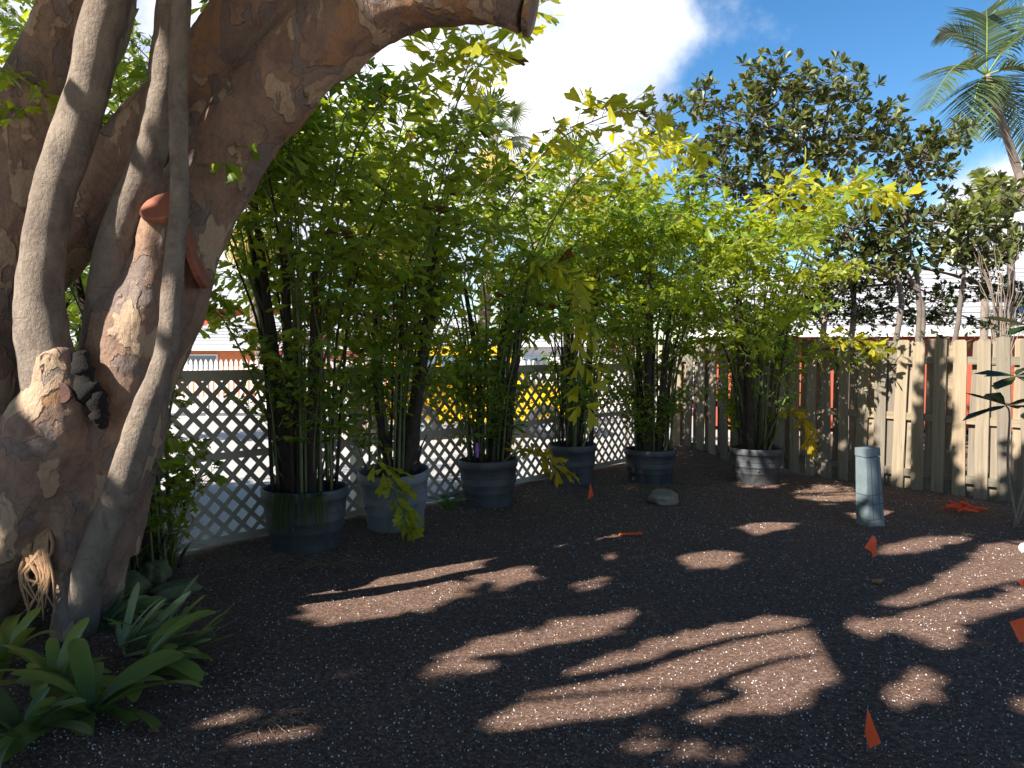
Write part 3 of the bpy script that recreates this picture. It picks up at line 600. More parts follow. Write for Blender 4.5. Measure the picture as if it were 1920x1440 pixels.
hero(PALM[0], [(585, 900, 6.5), (600, 500, 6.4), (640, 240, 6.3), (700, 120, 6.2)], GREEN, .45, .42, .16, 11, sd=15)
hero(PALM[0], [(560, 900, 6.5), (545, 480, 6.4), (520, 280, 6.3), (470, 210, 6.2)], GREEN, .45, .4, .16, 10, sd=16)
gp = make_palm('leafy fishtail palm growing behind the old tree trunk', np.array([-2.72, 5.72, .0]), .3, 16, 4.4, GREEN, LIME, (-.05, 0), .13, 14, 2, seed=20, inpot=False)
gq = make_palm('tall fishtail palm beyond the lattice, seen left of the old tree', np.array([-5.3, 8.3, -.2]), .4, 24, 5.8, GREEN, LIME, (0, 0), .25, 8, 3, seed=21, inpot=False)
# ribbon on the third palm
o0 = np.array(PALM[2].location); g = Geo(); C = pix(895, 840, 8.22); V = [C + np.array(q) for q in ((-.015, 0, .06), (.012, -.01, .055), (.02, 0, -.02), (.012, -.01, -.10), (-.015, -.005, -.10), (-.02, -.015, -.02))]
g.add(np.vstack([V, np.array(V) + [0, .004, 0]]) - o0, [(0, 1, 2, 5), (5, 2, 3, 4), (7, 6, 11, 8), (8, 11, 10, 9)]); g.build('ribbon', flat('purple_ribbon', (.33, .13, .5)), PALM[2])

# ------------------------------------------------------------------ lattice fence
LZ0, LZ1 = .03, 1.50
lat = thing('lattice_fence', 'cream diagonal lattice fence behind the potted palms', 'fence', (LA[0], LA[1], 0), math.atan2(LD[1], LD[0]))
S0, S1 = -3.0, 7.30
def lbox(name, lo, hi, mat, p):
    g = Geo(); g.box(lo, hi); return g.build(name, mat, p)
for s in np.arange(S0, S1 + .1, 2.06): lbox('post', (s - .045, .045, -.2), (s + .045, .135, LZ1 + .03), M_LAT, lat)
for z in (LZ0, .74, LZ1 - .09): lbox('rail', (S0, -.032, z), (S1, -.013, z + (.09 if z > 1 else .06)), M_LAT, lat)
H = LZ1 - LZ0; sp = .172; w = .042
for dr, yo in ((1, -.012), (-1, -.003)):
    s = S0 - (H if dr > 0 else 0)
    while s < S1 + (0 if dr > 0 else H):
        a0, a1 = s, s + dr * H; z0, z1 = LZ0, LZ1
        def clip(a, z, lo, hi): return a, z
        pts = []
        tl, th = 0.0, 1.0
        for lim, sgn in ((S0, 1), (S1, -1)):
            va, vb = sgn * (a0 - lim), sgn * (a1 - lim)
            if va < 0 and vb < 0: tl = 2
            elif va < 0: tl = max(tl, va / (va - vb))
            elif vb < 0: th = min(th, va / (va - vb))
        if th - tl > .06:
            A = np.array([a0 + (a1 - a0) * tl, z0 + H * tl]); B = np.array([a0 + (a1 - a0) * th, z0 + H * th]); hw = w * .707
            g = Geo(); V = [(A[0] - hw, yo, A[1]), (A[0] + hw, yo, A[1]), (B[0] + hw, yo, B[1]), (B[0] - hw, yo, B[1])]; V2 = [(x, y + .007, z) for x, y, z in V]
            g.add(V + V2, [(0, 1, 2, 3), (7, 6, 5, 4), (0, 4, 5, 1), (1, 5, 6, 2), (2, 6, 7, 3), (3, 7, 4, 0)]); g.build('slat', M_LAT, lat)
        s += sp

# ------------------------------------------------------------------ wooden board-on-board fence
wf = thing('wooden_fence', 'weathered pine board-on-board fence with dog-eared planks', 'fence', (WA[0], WA[1], 0), math.atan2(WD[1], WD[0]))
# local +x along fence to the right; local -y or +y = garden
gy = 1.0 if np.dot(np.array([-WD[1], WD[0]]), WNn) > 0 else -1.0
def plank_mesh(w, h, th, sd):
    rg = np.random.default_rng(sd); g = Geo(); c = .022; K = 7; V = []; F = []
    xs = lambda f: rg.normal(0, .0025)
    for i in range(K):
        z = (h - c) * i / (K - 1); b = .006 * math.sin(i * .8 + sd); V += [(-w / 2 + xs(0), -th / 2 + b, z), (w / 2 + xs(0), -th / 2 + b, z), (w / 2, th / 2 + b, z), (-w / 2, th / 2 + b, z)]
    b = .006 * math.sin((K - 1) * .8 + sd); V += [(-w / 2 + c, -th / 2 + b, h), (w / 2 - c, -th / 2 + b, h), (w / 2 - c, th / 2 + b, h), (-w / 2 + c, th / 2 + b, h)]
    for i in range(K):
        a = i * 4
        for j in range(4): F.append((a + j, a + (j + 1) % 4, a + 4 + (j + 1) % 4, a + 4 + j))
    F.append((3, 2, 1, 0)); F.append((K * 4, K * 4 + 1, K * 4 + 2, K * 4 + 3)); g.add(V, F); return g.mesh('plank', M_PLANK)
PM = [plank_mesh(.14, 1.80, .018, k) for k in range(6)]
s = -.90
while s < 7.4:
    for side in (1, -1):
        ss = s + (.12 if side < 0 else 0); o = link('plank', PM[rng.integers(0, 6)], wf, (ss, gy * side * .032 if side > 0 else gy * -.032, rng.normal(.0, .022)))
        o.rotation_euler = (rng.normal(0, .008), rng.normal(0, .012), rng.normal(0, .05)); 
    s += .24
for z in (.16, .84, 1.52): lbox('rail', (-.98, -.0195, z), (7.5, .0195, z + .088), M_RAIL, wf)
for s in (-.6, 1.12, 3.52, 5.92): lbox('post', (s - .045, -.023 - .09 * gy if gy > 0 else .023, -.2), (s + .045, -.023 if gy > 0 else .113, 1.74), M_RAIL, wf)

# ------------------------------------------------------------------ small things on the ground
# leaning utility pedestal
b = gpix(1640, 988); ped = thing('utility_pedestal', 'leaning pale blue painted square post with dark seams by the fence', 'post', (b[0], b[1] + .09, soil_h(b[0], b[1])), rad(14), None, rad(1), rad(-4.5))
M_BLUE = plain('chalky_blue_paint', (.15, .19, .205), .7, .22, 9, .25); M_SEAM = flat('dark_seam', (.05, .055, .06))
hw0, hw1, hh = .088, .074, .745
def frustum(a0, a1, z0, z1): 
    g = Geo(); V = [(-a0, -a0, z0), (a0, -a0, z0), (a0, a0, z0), (-a0, a0, z0), (-a1, -a1, z1), (a1, -a1, z1), (a1, a1, z1), (-a1, a1, z1)]
    g.add(V, [(0, 3, 2, 1), (4, 5, 6, 7), (0, 1, 5, 4), (1, 2, 6, 5), (2, 3, 7, 6), (3, 0, 4, 7)]); return g
lerp = lambda z: hw0 + (hw1 - hw0) * z / hh
frustum(lerp(-.1), lerp(.06), -.1, .06).build('base', plain('bare_concrete', (.25, .24, .22), .9, .3, 14, .5), ped)
frustum(lerp(.065), lerp(.66), .065, .66).build('body', M_BLUE, ped)
frustum(lerp(.668) + .004, lerp(.745) + .004, .668, .745).build('cap', M_BLUE, ped)
for z in (.30, .21): frustum(lerp(z) + .0015, lerp(z + .005) + .0015, z, z + .005).build('seam', M_SEAM, ped)
for xx in (-.03, .045):
    g = Geo(); g.box((xx - .002, -.0875, .07), (xx + .002, -.06, .655)); g.V[0][:, 1] = np.where(g.V[0][:, 1] < -.08, -np.where(g.V[0][:, 2] < .3, lerp(.07), lerp(.655)) - .0015, -.06); g.build('seam', M_SEAM, ped)

def flag(px, py, base_y, shape, label, hgt=None):
    b = gpix(px, base_y); t = thing('marker_flag', label, 'marker flag', (b[0], b[1], soil_h(b[0], b[1])), 0, 'orange marker flags'); o0 = np.array(t.location)
    V = np.array([pix(x, y, b[1] + dy) for x, y, dy in shape]) - o0; top = V[:, 2].max() + .01; wx = V[np.argmax(V[:, 2])]
    g = Geo(); g.tube([(wx[0], wx[1], -.06), (wx[0] * .6, wx[1], top * .5), (wx[0], wx[1], top)], .0016, 5); g.build('wire', M_WIRE, t)
    n = len(V); g = Geo(); g.add(np.vstack([V, V + [0, .002, 0]]), [tuple(range(n)), tuple(range(2 * n - 1, n - 1, -1))] + [(i, n + i, n + (i + 1) % n, (i + 1) % n) for i in range(n)]); g.build('pennant', M_FLAG, t); return t
flag(1637, 1025, 1062, [(1636, 1003, 0), (1644, 1012, .005), (1643, 1040, .01), (1638, 1047, .0), (1634, 1035, -.01), (1621, 1027, -.03)], 'drooping orange flag in front of the pale blue post')
flag(1628, 1370, 1412, [(1627, 1327, 0), (1640, 1362, .015), (1652, 1393, .02), (1630, 1404, 0), (1622, 1374, -.02)], 'tall folded orange flag at the rim of a small sun patch')
flag(1107, 920, 938, [(1107, 906, 0), (1112, 924, .01), (1113, 930, .02), (1102, 936, -.02)], 'small orange flag standing near the flat stone')
flag(1900, 1180, 1245, [(1893, 1166, 0), (1932, 1154, .03), (1938, 1198, .03), (1912, 1205, .0)], 'square orange flag on the open soil right of the sun patches')
flag(1922, 1095, 1150, [(1908, 1090, 0), (1945, 1080, .02), (1946, 1104, .02), (1919, 1102, 0)], 'orange flag nearest the fence end with its wire in sunlit soil')
b0, b1 = gpix(1168, 1004), gpix(1198, 1008); fl = thing('fallen_flag', 'red-orange flag lying flat on the soil', 'marker flag', ((b0 + b1) / 2), 0, 'orange marker flags'); fo = np.array(fl.location)
zz = soil_h(fo[0], fo[1]); V = np.array([(-.11, -.01, zz + .012), (.10, -.03, zz + .02), (.11, .03, zz + .03), (-.10, .035, zz + .018)]); g = Geo(); g.add(np.vstack([V, V + [0, 0, .004]]), [(3, 2, 1, 0), (4, 5, 6, 7), (0, 1, 5, 4), (1, 2, 6, 5), (2, 3, 7, 6), (3, 0, 4, 7)]); g.build('pennant', M_FLAG, fl)
# tangled orange ribbon at the fence foot
b = gpix(1800, 962); rb = thing('ribbon_tangle', 'tangled red-orange plastic ribbon at the foot of the fence', 'ribbon', (b[0], b[1], soil_h(b[0], b[1])))
for k in range(9):
    c = np.array([rng.normal(0, .10), rng.normal(0, .04), .03]); pts = np.array([c + np.array([rng.normal(0, .085), rng.normal(0, .035), abs(rng.normal(0, .04))]) for _ in range(5)]); C = spline(pts, 18)
    g = Geo(); wv = np.array([0, .003, .011]); V = np.vstack([C - wv, C + wv]); g.add(V, [(i, i + 1, 18 + i + 1, 18 + i) for i in range(17)], 0, .5, True); o = g.build('strand', M_FLAG, rb); o.modifiers.new('thick', 'SOLIDIFY').thickness = .0015
# flat stone, mossy rocks, white ball
def rock(label, px, py, sx, sy, sz, mat, group=None, seed=0, name='rock'):
    b = gpix(px, py); bm = bmesh.new(); bmesh.ops.create_icosphere(bm, subdivisions=4, radius=1)
    for v in bm.verts:
        n = mnoise.noise(v.co * 1.3 + Vector((seed * 3.1, 0, 0))) * .35 + mnoise.noise(v.co * 3.5 + Vector((seed, 5, 0))) * .12
        v.co *= (1 + n); v.co.z = math.copysign(abs(v.co.z) ** .7, v.co.z)
        v.co.x *= sx; v.co.y *= sy; v.co.z *= sz
    me = bpy.data.meshes.new(name); bm.to_mesh(me); bm.free(); me.materials.append(mat); me.polygons.foreach_set('use_smooth', np.ones(len(me.polygons), bool))
    o = link(name, me, None, (b[0], b[1], soil_h(b[0], b[1]) + sz * .45)); o.rotation_euler = (0, 0, seed * 1.3); return tag(o, label, 'rock', group)
M_STONE = plain('tan_stone', (.26, .20, .15), .9, .35, 9, .7); M_MOSS = plain('mossy_rock', (.13, .14, .06), .95, .5, 8, .8)
rock('flat tan stone lying on the soil in front of the ringed pot', 1245, 938, .30, .16, .075, M_STONE, None, 1)
rock('mossy rock beside the foot of the old tree', 232, 1115, .20, .13, .10, M_MOSS, 'mossy rocks by the old tree', 2); rock('low yellow-green mossy rock under the grass tuft', 330, 1115, .17, .10, .06, M_MOSS, 'mossy rocks by the old tree', 3); rock('mossy rock tucked behind the other mossy rocks', 290, 1082, .19, .11, .09, M_MOSS, 'mossy rocks by the old tree', 4)
g = Geo(); g.lathe([(.045 * math.sin(a), -.045 * math.cos(a)) for a in np.linspace(.02, 3.12, 14)], 20); b = gpix(1921, 1036); tag(g.build('white_ball', plain('white_plastic', (.75, .75, .73), .5, .1, 20, .2), None, (b[0], b[1], soil_h(b[0], b[1]) + .03)), 'small white ball lying on sunlit soil', 'ball')
# dead leaf and scraps
def scrap(name, label, cat, px, py, size, mat, seed):
    rg = np.random.default_rng(seed); b = gpix(px, py); V = olf_v.copy(); V[:, 2] += np.array([0, .1, .12, .15, .05, .2, 0, .02]); a = rg.uniform(0, 6)
    V = V * size; c, s = math.cos(a), math.sin(a); V = np.stack([V[:, 0] * c - V[:, 1] * s, V[:, 0] * s + V[:, 1] * c, V[:, 2]], 1)
    g = Geo(); g.add(V, olf_f); o = g.build(name, mat, None, (b[0], b[1], soil_h(b[0], b[1]) + .012)); o.modifiers.new('thick', 'SOLIDIFY').thickness = .001; return tag(o, label, cat)
M_DEAD = plain('dead_leaf', (.45, .22, .07), .8, .3, 12, .2); M_DEAD2 = plain('brown_leaf', (.22, .10, .05), .8, .3, 12, .2)
scrap('fallen_leaf', 'curled tan-orange leaf on the soil below the blue post flag', 'leaf', 1637, 1086, .15, M_DEAD, 1)
for k, (x, y, lb) in enumerate(((590, 1392, 'small red-brown leaf on dark soil near the bromeliads'), (1560, 1185, 'small reddish leaf scrap at the edge of the big sun patch'))): scrap('fallen_leaf', lb, 'leaf', x, y, .05, M_DEAD2, 4 + k)
for k, (x, y, sz_) in enumerate(((360, 1300, .05), (470, 1240, .04), (690, 1330, .045), (820, 1395, .04), (430, 1415, .06), (1010, 1120, .05), (345, 1215, .06), (960, 1015, .06), (1330, 1010, .06), (1480, 1060, .05), (300, 1380, .06), (620, 1225, .035))): tag(scrap('fallen_leaf', 'small dull brown leaf scrap lying on the shaded soil', 'leaf', x, y, sz_, M_DEAD2, 20 + k), group='brown leaf scraps on shaded soil')
# straw / dry roots around the pots and along the fence, one tangle
g = Geo()
def straw(px, py, n, sx, sy, L=.22, zup=.03):
    for _ in range(n):
        b = gpix(px + rng.normal(0, sx), py + rng.normal(0, sy)); a = rng.uniform(0, 6.28); l = L * rng.uniform(.4, 1.3); z = soil_h(b[0], b[1])
        C = spline([(b[0], b[1], z), (b[0] + math.cos(a) * l * .5 + rng.normal(0, .02), b[1] + math.sin(a) * l * .5, z + abs(rng.normal(0, zup)) + .01), (b[0] + math.cos(a) * l, b[1] + math.sin(a) * l, z + .008)], 6); g.tube(C, .0015, 4, caps=False)
straw(570, 1055, 90, 70, 10); straw(430, 1060, 40, 60, 20); straw(500, 1358, 45, 38, 6, .10, .012); straw(1040, 935, 50, 60, 10); straw(1540, 925, 160, 60, 18, .3); straw(1220, 920, 60, 60, 8); straw(1320, 905, 70, 40, 14, .3); straw(1850, 965, 120, 70, 12, .3); straw(745, 1010, 40, 60, 8); straw(300, 1130, 40, 60, 14); straw(1100, 1120, 90, 420, 90, .08, .006)
tag(g.build('dry_straw', M_DRY), 'dry straw and roots strewn round the pots and fence foot', 'straw', kind='stuff')
# torn grey plastic by the third pot
b = gpix(893, 935); g = Geo(); nx = 9; V = []; 
for i in range(nx):
    for j in range(5): V.append((i * .05 - .2 + rng.normal(0, .008), j * .05 - .1, .015 + .05 * abs(math.sin(i * 1.1 + j * .7)) + rng.random() * .02))
g.add(V, [(i * 5 + j, (i + 1) * 5 + j, (i + 1) * 5 + j + 1, i * 5 + j + 1) for i in range(nx - 1) for j in range(4)], 0, .5, False)
o = tag(g.build('plastic_sheet', plain('grey_film', (.20, .21, .23), .35, .2, 8, .2), None, (b[0] - .12, b[1] - .05, soil_h(b[0], b[1]))), 'crumpled torn grey plastic sheet against a pot', 'plastic sheet'); o.modifiers.new('thick', 'SOLIDIFY').thickness = .002

# ------------------------------------------------------------------ bromeliads and low plants by the tree
def strap_mesh(L, w, el0, el1, sd, curl=.22):
    rg = np.random.default_rng(sd); K = 12; p = np.zeros(3); g = Geo(); V = []; T = []
    for i in range(K):
        f = i / (K - 1); e = rad(el0 + (el1 - el0) * f ** 1.2)
        ww = w * (.55 + .45 * min(1, f * 2.5)) * (1 if f < .72 else math.sqrt(max(0.0, 1 - ((f - .72) / .285) ** 2))); up = np.array([-math.sin(e), 0, math.cos(e)])
        for q in (-1, -.5, 0, .5, 1): V.append(p + np.array([0, q * ww, 0]) + up * curl * ww * abs(q) ** 1.5); T.append(f)
        p = p + np.array([math.cos(e), rg.normal(0, .03), math.sin(e)]) * L / (K - 1)
    g.add(V, [(i * 5 + j, (i + 1) * 5 + j, (i + 1) * 5 + j + 1, i * 5 + j + 1) for i in range(K - 1) for j in range(4)], 0, np.array(T) * .5 + .25 * rg.random(), True)
    return g
M_BRO = leaf_mat('bromeliad_leaf', use_obj=True, trans=.2, rough=.42)
BM = [strap_mesh(L, w, a, b_, k).mesh('leaf', M_BRO) for k, (L, w, a, b_) in enumerate([(.42, .045, 70, 0), (.48, .05, 55, -15), (.38, .045, 45, -10), (.5, .052, 35, -25), (.34, .04, 80, 30), (.44, .026, 50, 25), (.46, .024, 40, 35)])]
def bromeliad(label, px, py, n, sc, c, var, narrow=False, az=None, seed=0):
    rg = np.random.default_rng(seed); b = gpix(px, py); t = thing('bromeliad', label, 'bromeliad', (b[0], b[1], soil_h(b[0], b[1]) - .01), 0, 'bromeliads at the foot of the old tree')
    for i in range(n):
        a = i * 2.4 if az is None else rg.normal(az, .6); o = link('leaf', BM[rg.integers(5, 7) if narrow else rg.integers(0, 5)], t, (math.cos(a) * .02, math.sin(a) * .02, .01 + .004 * i)); o.rotation_euler = (rg.normal(0, .25), rg.normal(.22, .22), a); q = sc * .9 * rg.uniform(.6, 1.15); o.scale = (q, q * rg.uniform(.9, 1.2), q); o.color = (*cmix(c, var, rg.random()), 1)
BG1, BG2, BYG, BGR = (.08, .15, .045), (.15, .23, .05), (.30, .31, .06), (.19, .27, .17)
bromeliad('bromeliad with wide yellow-tipped leaves in front of the trunk', 105, 1300, 16, 1.0, BG2, BYG, seed=1)
bromeliad('dark bluish-green bromeliad with broad flat leaves low at the bed edge', 40, 1400, 14, 1.05, (.055, .115, .065), BG1, seed=2)
bromeliad('green bromeliad whose broad leaves fan out over the open soil', 265, 1270, 15, 1.0, BG1, BG2, az=.1, seed=3)
bromeliad('grey-green narrow-leaved bromeliad leaning away from the trunk', 225, 1235, 22, 1.0, BGR, (.26, .34, .20), True, az=.45, seed=4)
bromeliad('yellowish bromeliad beside the hanging roots', 10, 1250, 13, .95, BYG, BG2, seed=5)
bromeliad('small upright bromeliad between trunk and mossy rocks', 190, 1190, 14, .8, BG1, BGR, az=.8, seed=6)
bromeliad('drooping bromeliad with long leaves at the front of the bed', 170, 1345, 15, 1.1, BG1, BG2, seed=8)
bromeliad('low tangled narrow-leaved bromeliad creeping onto the soil', 330, 1240, 16, .85, BGR, BG1, True, az=.3, seed=9)
bromeliad('narrow-leaved green bromeliad nearest the mossy rocks', 300, 1200, 14, .85, BGR, BG2, True, seed=7)
def grass_tuft(name, label, cat, px, py, n, L, mat, lean=0, group=None, zoff=0):
    b = gpix(px, py); t = thing(name, label, cat, (b[0], b[1], soil_h(b[0], b[1]) + zoff), 0, group); g = Geo(); K = 6
    for i in range(n):
        a = rng.uniform(0, 6.28); e0, l = rng.uniform(60, 88), L * rng.uniform(.6, 1.15); p = np.array([rng.normal(0, .03), rng.normal(0, .03), 0]); V = []; sd = np.array([-math.sin(a), math.cos(a), 0]); dr = rng.uniform(60, 150)
        for k in range(K):
            f = k / (K - 1); e = rad(e0 - dr * f); w = .006 * (1 - f) + .0008; V += [p - sd * w, p + sd * w]; p = p + np.array([math.cos(a) * math.cos(e), math.sin(a) * math.cos(e), math.sin(e)]) * l / (K - 1)
        g.add(V, [(2 * k, 2 * k + 1, 2 * k + 3, 2 * k + 2) for k in range(K - 1)], 0, rng.random())
    g.build('blades', mat, t); return t
M_GRASS = leaf_mat('grass_blade', (.05, .11, .02), (.16, .24, .04), .35)
grass_tuft('grass_tuft', 'arching tuft of thin grass hanging over the mossy rocks', 'grass', 310, 1065, 120, .55, M_GRASS)
grass_tuft('grass_tuft', 'upright yellow-green tuft of grass close to the trunk', 'grass', 262, 1075, 60, .5, leaf_mat('yellow_grass', (.2, .22, .04), (.36, .34, .06), .4))
# fern at the third pot, trailing grass on the first pot's rim
def feather(g, path, L, n, w=.012, mat=0, sd=0, droop=.5, tint=None, seg=4, r0=.012, s0=.12, vee=.35):
    rg = np.random.default_rng(sd); path = np.asarray(path, float); K = len(path); g.tube(path, np.linspace(r0, r0 * .2, K), 5, 1, .5); tg = nrm(np.gradient(path, axis=0))
    for i in range(n):
        s = s0 + (1 - s0) * i / (n - 1); fi = s * (K - 1); k = min(int(fi), K - 2); f = fi - k; p = path[k] * (1 - f) + path[k + 1] * f; t = tg[k]; sd_ = np.cross(t, [0, 0, 1.]); sd_ = nrm(sd_ if np.linalg.norm(sd_) > .05 else np.array([1., 0, 0])); up = np.cross(sd_, t)
        prof = (math.sin(math.pi * min(1, .12 + .88 * s) ** .8) ** .6) * .85 + .15
        for sg in (-1, 1):
            d = nrm(sd_ * sg + t * rg.uniform(.45, .75) + up * vee); l = L * prof * rg.uniform(.85, 1.1); q = p.copy(); V = []; wv = nrm(np.cross(d, up + sd_ * sg * .2)); tt = np.clip((rg.random() if tint is None else tint + rg.normal(0, .15)), 0, 1)
            for j in range(seg + 1):
                h = w * (1 - (j / seg) ** 1.6) * (.6 + .4 * min(1, j)) + .0006; V += [q - wv * h, q + wv * h]; d = nrm(d + np.array([0, 0, -droop * .32])); q = q + d * l / seg
            g.add(V, [(2 * j, 2 * j + 1, 2 * j + 3, 2 * j + 2) for j in range(seg)], mat, tt)
M_FERN = leaf_mat('fern_leaf', (.04, .10, .02), (.10, .18, .04), .35)
b = gpix(840, 962); t = thing('fern', 'small green fern on the soil beside the black pot', 'fern', (b[0], b[1], soil_h(b[0], b[1])))
for k, a in enumerate((.1, .9, 1.9, 2.8, 3.6, 4.6, 5.5)):
    p = arch(.38, 55, -25, 10, sd=k); p = np.stack([p[:, 0] * math.cos(a), p[:, 0] * math.sin(a), p[:, 2]], 1); g = Geo(); feather(g, p, .065, 22, .006, 0, k, .3, seg=2, r0=.003); g.build('frond', [M_FERN, M_RACH], t)
for k in range(7):
    a = -1.57 + rng.normal(0, .5); o = POT[0][0]; R0 = Matrix.Rotation(-o.rotation_euler.z, 3, 'Z'); c = np.array(R0 @ Vector((math.cos(a), math.sin(a), 0))); g = Geo()
    for i in range(20):
        cc = c + rng.normal(0, .07, 3); st = np.array([cc[0] * .33, cc[1] * .33, .46]); l = rng.uniform(.1, .24); g.tube(spline([st, st + cc * .06 + np.array([0, 0, .06]), st + cc * .10 + np.array([0, 0, -.03]), st + cc * .115 + np.array([0, 0, -l])], 8), .0018, 3, caps=False)
    g.build('trailing_grass', M_GRASS, o)

# ------------------------------------------------------------------ plant at the right edge (big dark leaves) and fence vines
ob_v = np.array([(0, 0, 0), (-.16, .4, .03), (.16, .4, .03), (-.23, .72, .02), (.23, .72, .02), (0, 1, -.05), (0, .4, -.02), (0, .74, -.05)]); ob_f = olf_f
M_DARK = leaf_mat('glossy_dark_leaf', (.018, .042, .014), (.065, .095, .025), .18, .3); M_BRANCH = plain('grey_branch', (.13, .105, .085), .9, .35, 9, .4); M_TWIG = plain('pale_twig', (.22, .17, .13), .9, .3, 9, .3)
def rosettes(g, C, A, n, L, lo=.7, hi=1.2, rg=rng, spreadv=.9, mat=0):
    N = len(C); C = np.repeat(C, n, 0); A = np.repeat(A, n, 0); d = nrm(A * rg.uniform(.1, .9, (N * n, 1)) + rg.normal(0, spreadv * .6, (N * n, 3))); R = frames(d, A + rg.normal(0, .35, (N * n, 3)) + np.array([0, 0, .4])) * (L * rg.uniform(lo, hi, N * n))[:, None, None]
    g.inst(ob_v, ob_f, R, C, mat, np.clip(rg.normal(.45, .28, N * n), 0, 1))
b = gpix(1885, 968); sh = thing('broadleaf_sapling', 'sapling with large dark glossy leaves in front of the fence', 'sapling', (b[0], b[1] - .5, soil_h(b[0], b[1])), 0); o0 = np.array(sh.location); dd = o0[1]
for pts in ([(1908, 990), (1890, 880), (1893, 780), (1886, 760)], [(1900, 985), (1930, 870), (1945, 740), (1905, 705)], [(1905, 985), (1950, 850), (1960, 640), (1925, 610)]):
    path = spline([pix(x, y, dd) - o0 for x, y in pts], 12); path[0, 2] = -.03; g = Geo(); g.tube(path, np.linspace(.014, .006, 12), 7); g.build('stem', M_TWIG, sh)
    g = Geo(); e = path[-1]; dv = nrm(np.stack([np.cos(np.arange(9) * .75), np.sin(np.arange(9) * .75) * .9, rng.uniform(-.35, .35, 9)], 1)); R = frames(dv, np.tile([0, 0, 1.], (9, 1)) + rng.normal(0, .2, (9, 3))) * rng.uniform(.28, .42, 9)[:, None, None]
    for k in range(9):
        gg = Geo(); gg.inst(ob_v, ob_f, R[k:k + 1], e[None], 0, rng.random(1) * .5); gg.build('leaf', M_DARK, sh)
vn = thing('fence_vine', 'thin leafy vine scrambling along the top of the wooden fence', 'vine', (WA[0], WA[1], 0)); g = Geo(); gl = Geo(); C = []
for k in range(10):
    s0 = rng.uniform(.3, 5.4); pts = []
    for j in range(6): s_ = s0 + j * .22; q = WA + WD * s_ + WNn * rng.uniform(-.10, .09); pts.append((q[0], q[1], 1.80 + rng.uniform(-.05, .16)))
    path = spline(pts, 24) - np.array([WA[0], WA[1], 0]); g.tube(path, .003, 4); C += list(path[::2] + rng.normal(0, .03, (12, 3)))
C = np.array(C); rosettes(gl, C, nrm(rng.normal(0, 1, (len(C), 3))), 3, .075, rg=rng); g.build('runner', M_TWIG, vn); gl.build('foliage', M_DARK, vn)

# ------------------------------------------------------------------ trees beyond the wooden fence
def lobed_tree(name, label, cat, base, trunks, lobes, nros, leafL, mat, barkm, seed, nl=9, group=None, rtr=.07, tw=.006):
    rg = np.random.default_rng(seed); t = thing(name, label, cat, base, 0, group); o0 = np.array(base); tops = []
    for tr in trunks:
        p = spline([np.array(q) - o0 for q in tr], 18); g = Geo(); g.tube(wobble(p, .05, 2), np.linspace(rtr, rtr * .35, 18), 9); g.build('trunk', barkm, t); tops.append(p)
    gl = Geo(); gt = Geo(); allp = np.vstack([p[6:] for p in tops])
    for (c, r, w) in lobes:
        c = np.array(c) - o0; r = np.array(r); n = int(nros * w); d = nrm(rg.normal(size=(n, 3))); q = c + d * r * (rg.random((n, 1)) ** .42) * rg.uniform(.8, 1.15, (n, 1))
        st = allp[np.argmin(np.linalg.norm(allp - c, axis=1))]; gt.tube(wobble(spline([st, (st + c) / 2 + np.array([0, 0, .15]), c], 10), .05, 2), np.linspace(rtr * .4, .012, 10), 6)
        for k in range(0, n, 2): 
            m = c + (q[k] - c) * rg.uniform(.05, .45); gt.tube(wobble(spline([m, (m + q[k]) / 2 + rg.normal(0, .06, 3), q[k]], 6), .03, 4), np.linspace(tw * 1.6, tw * .6, 6), 4, caps=False)
        rosettes(gl, q, nrm(d * .5 + np.array([0, 0, .9])), nl, leafL, rg=rg)
    gt.build('branches', barkm, t); gl.build('crown', mat, t); return t
M_OLIVE = leaf_mat('olive_leathery_leaf', (.032, .055, .016), (.20, .205, .065), .25, .38)
D1 = 12.6
def lb(px, py, d, rx, rz, w, ry=.6): return (pix(px, py, d), (rx * d / FPX, ry, rz * d / FPX), w)
tb = pix(1700, 640, D1); tb[2] = 0
lobed_tree('leathery_leaved_tree', 'large olive-leaved tree with pale bare trunks rising behind the wooden fence', 'tree', tb,
    [[tb, pix(1730, 600, D1), pix(1690, 500, D1), pix(1610, 400, D1), pix(1540, 300, D1)], [tb + [.15, 0, 0], pix(1722, 560, D1), pix(1702, 450, D1), pix(1690, 350, D1)], [tb + [-.5, 0, 0], pix(1690, 560, D1), pix(1640, 510, D1), pix(1540, 490, D1), pix(1450, 430, D1)], [tb + [.6, .2, 0], pix(1800, 560, D1), pix(1820, 420, D1)]],
    [lb(1450, 150, D1, 90, 50, .5), lb(1560, 165, D1, 80, 55, .5), lb(1400, 240, D1, 120, 70, .8), lb(1520, 260, D1, 130, 80, 1.1), lb(1640, 250, D1, 70, 60, .5), lb(1320, 190, D1, 60, 40, .22), lb(1240, 230, D1 + .5, 60, 60, .25), lb(1440, 360, D1, 140, 70, 1.0), lb(1330, 320, D1, 90, 70, .5), lb(1720, 300, D1, 80, 70, .7), lb(1700, 420, D1, 110, 80, 1.0), lb(1800, 420, D1, 70, 70, .5), lb(1580, 440, D1, 100, 60, .6), lb(1780, 265, D1, 50, 30, .2), lb(1560, 520, D1 - .2, 60, 40, .25), lb(1900, 370, D1, 60, 60, .35), lb(1900, 450, D1, 50, 40, .3), lb(1820, 480, D1, 80, 40, .5), lb(1660, 490, D1, 80, 40, .5)],
    115, .155, M_OLIVE, M_BRANCH, 5, rtr=.055)
tb = pix(1535, 640, 13.2); tb[2] = 0
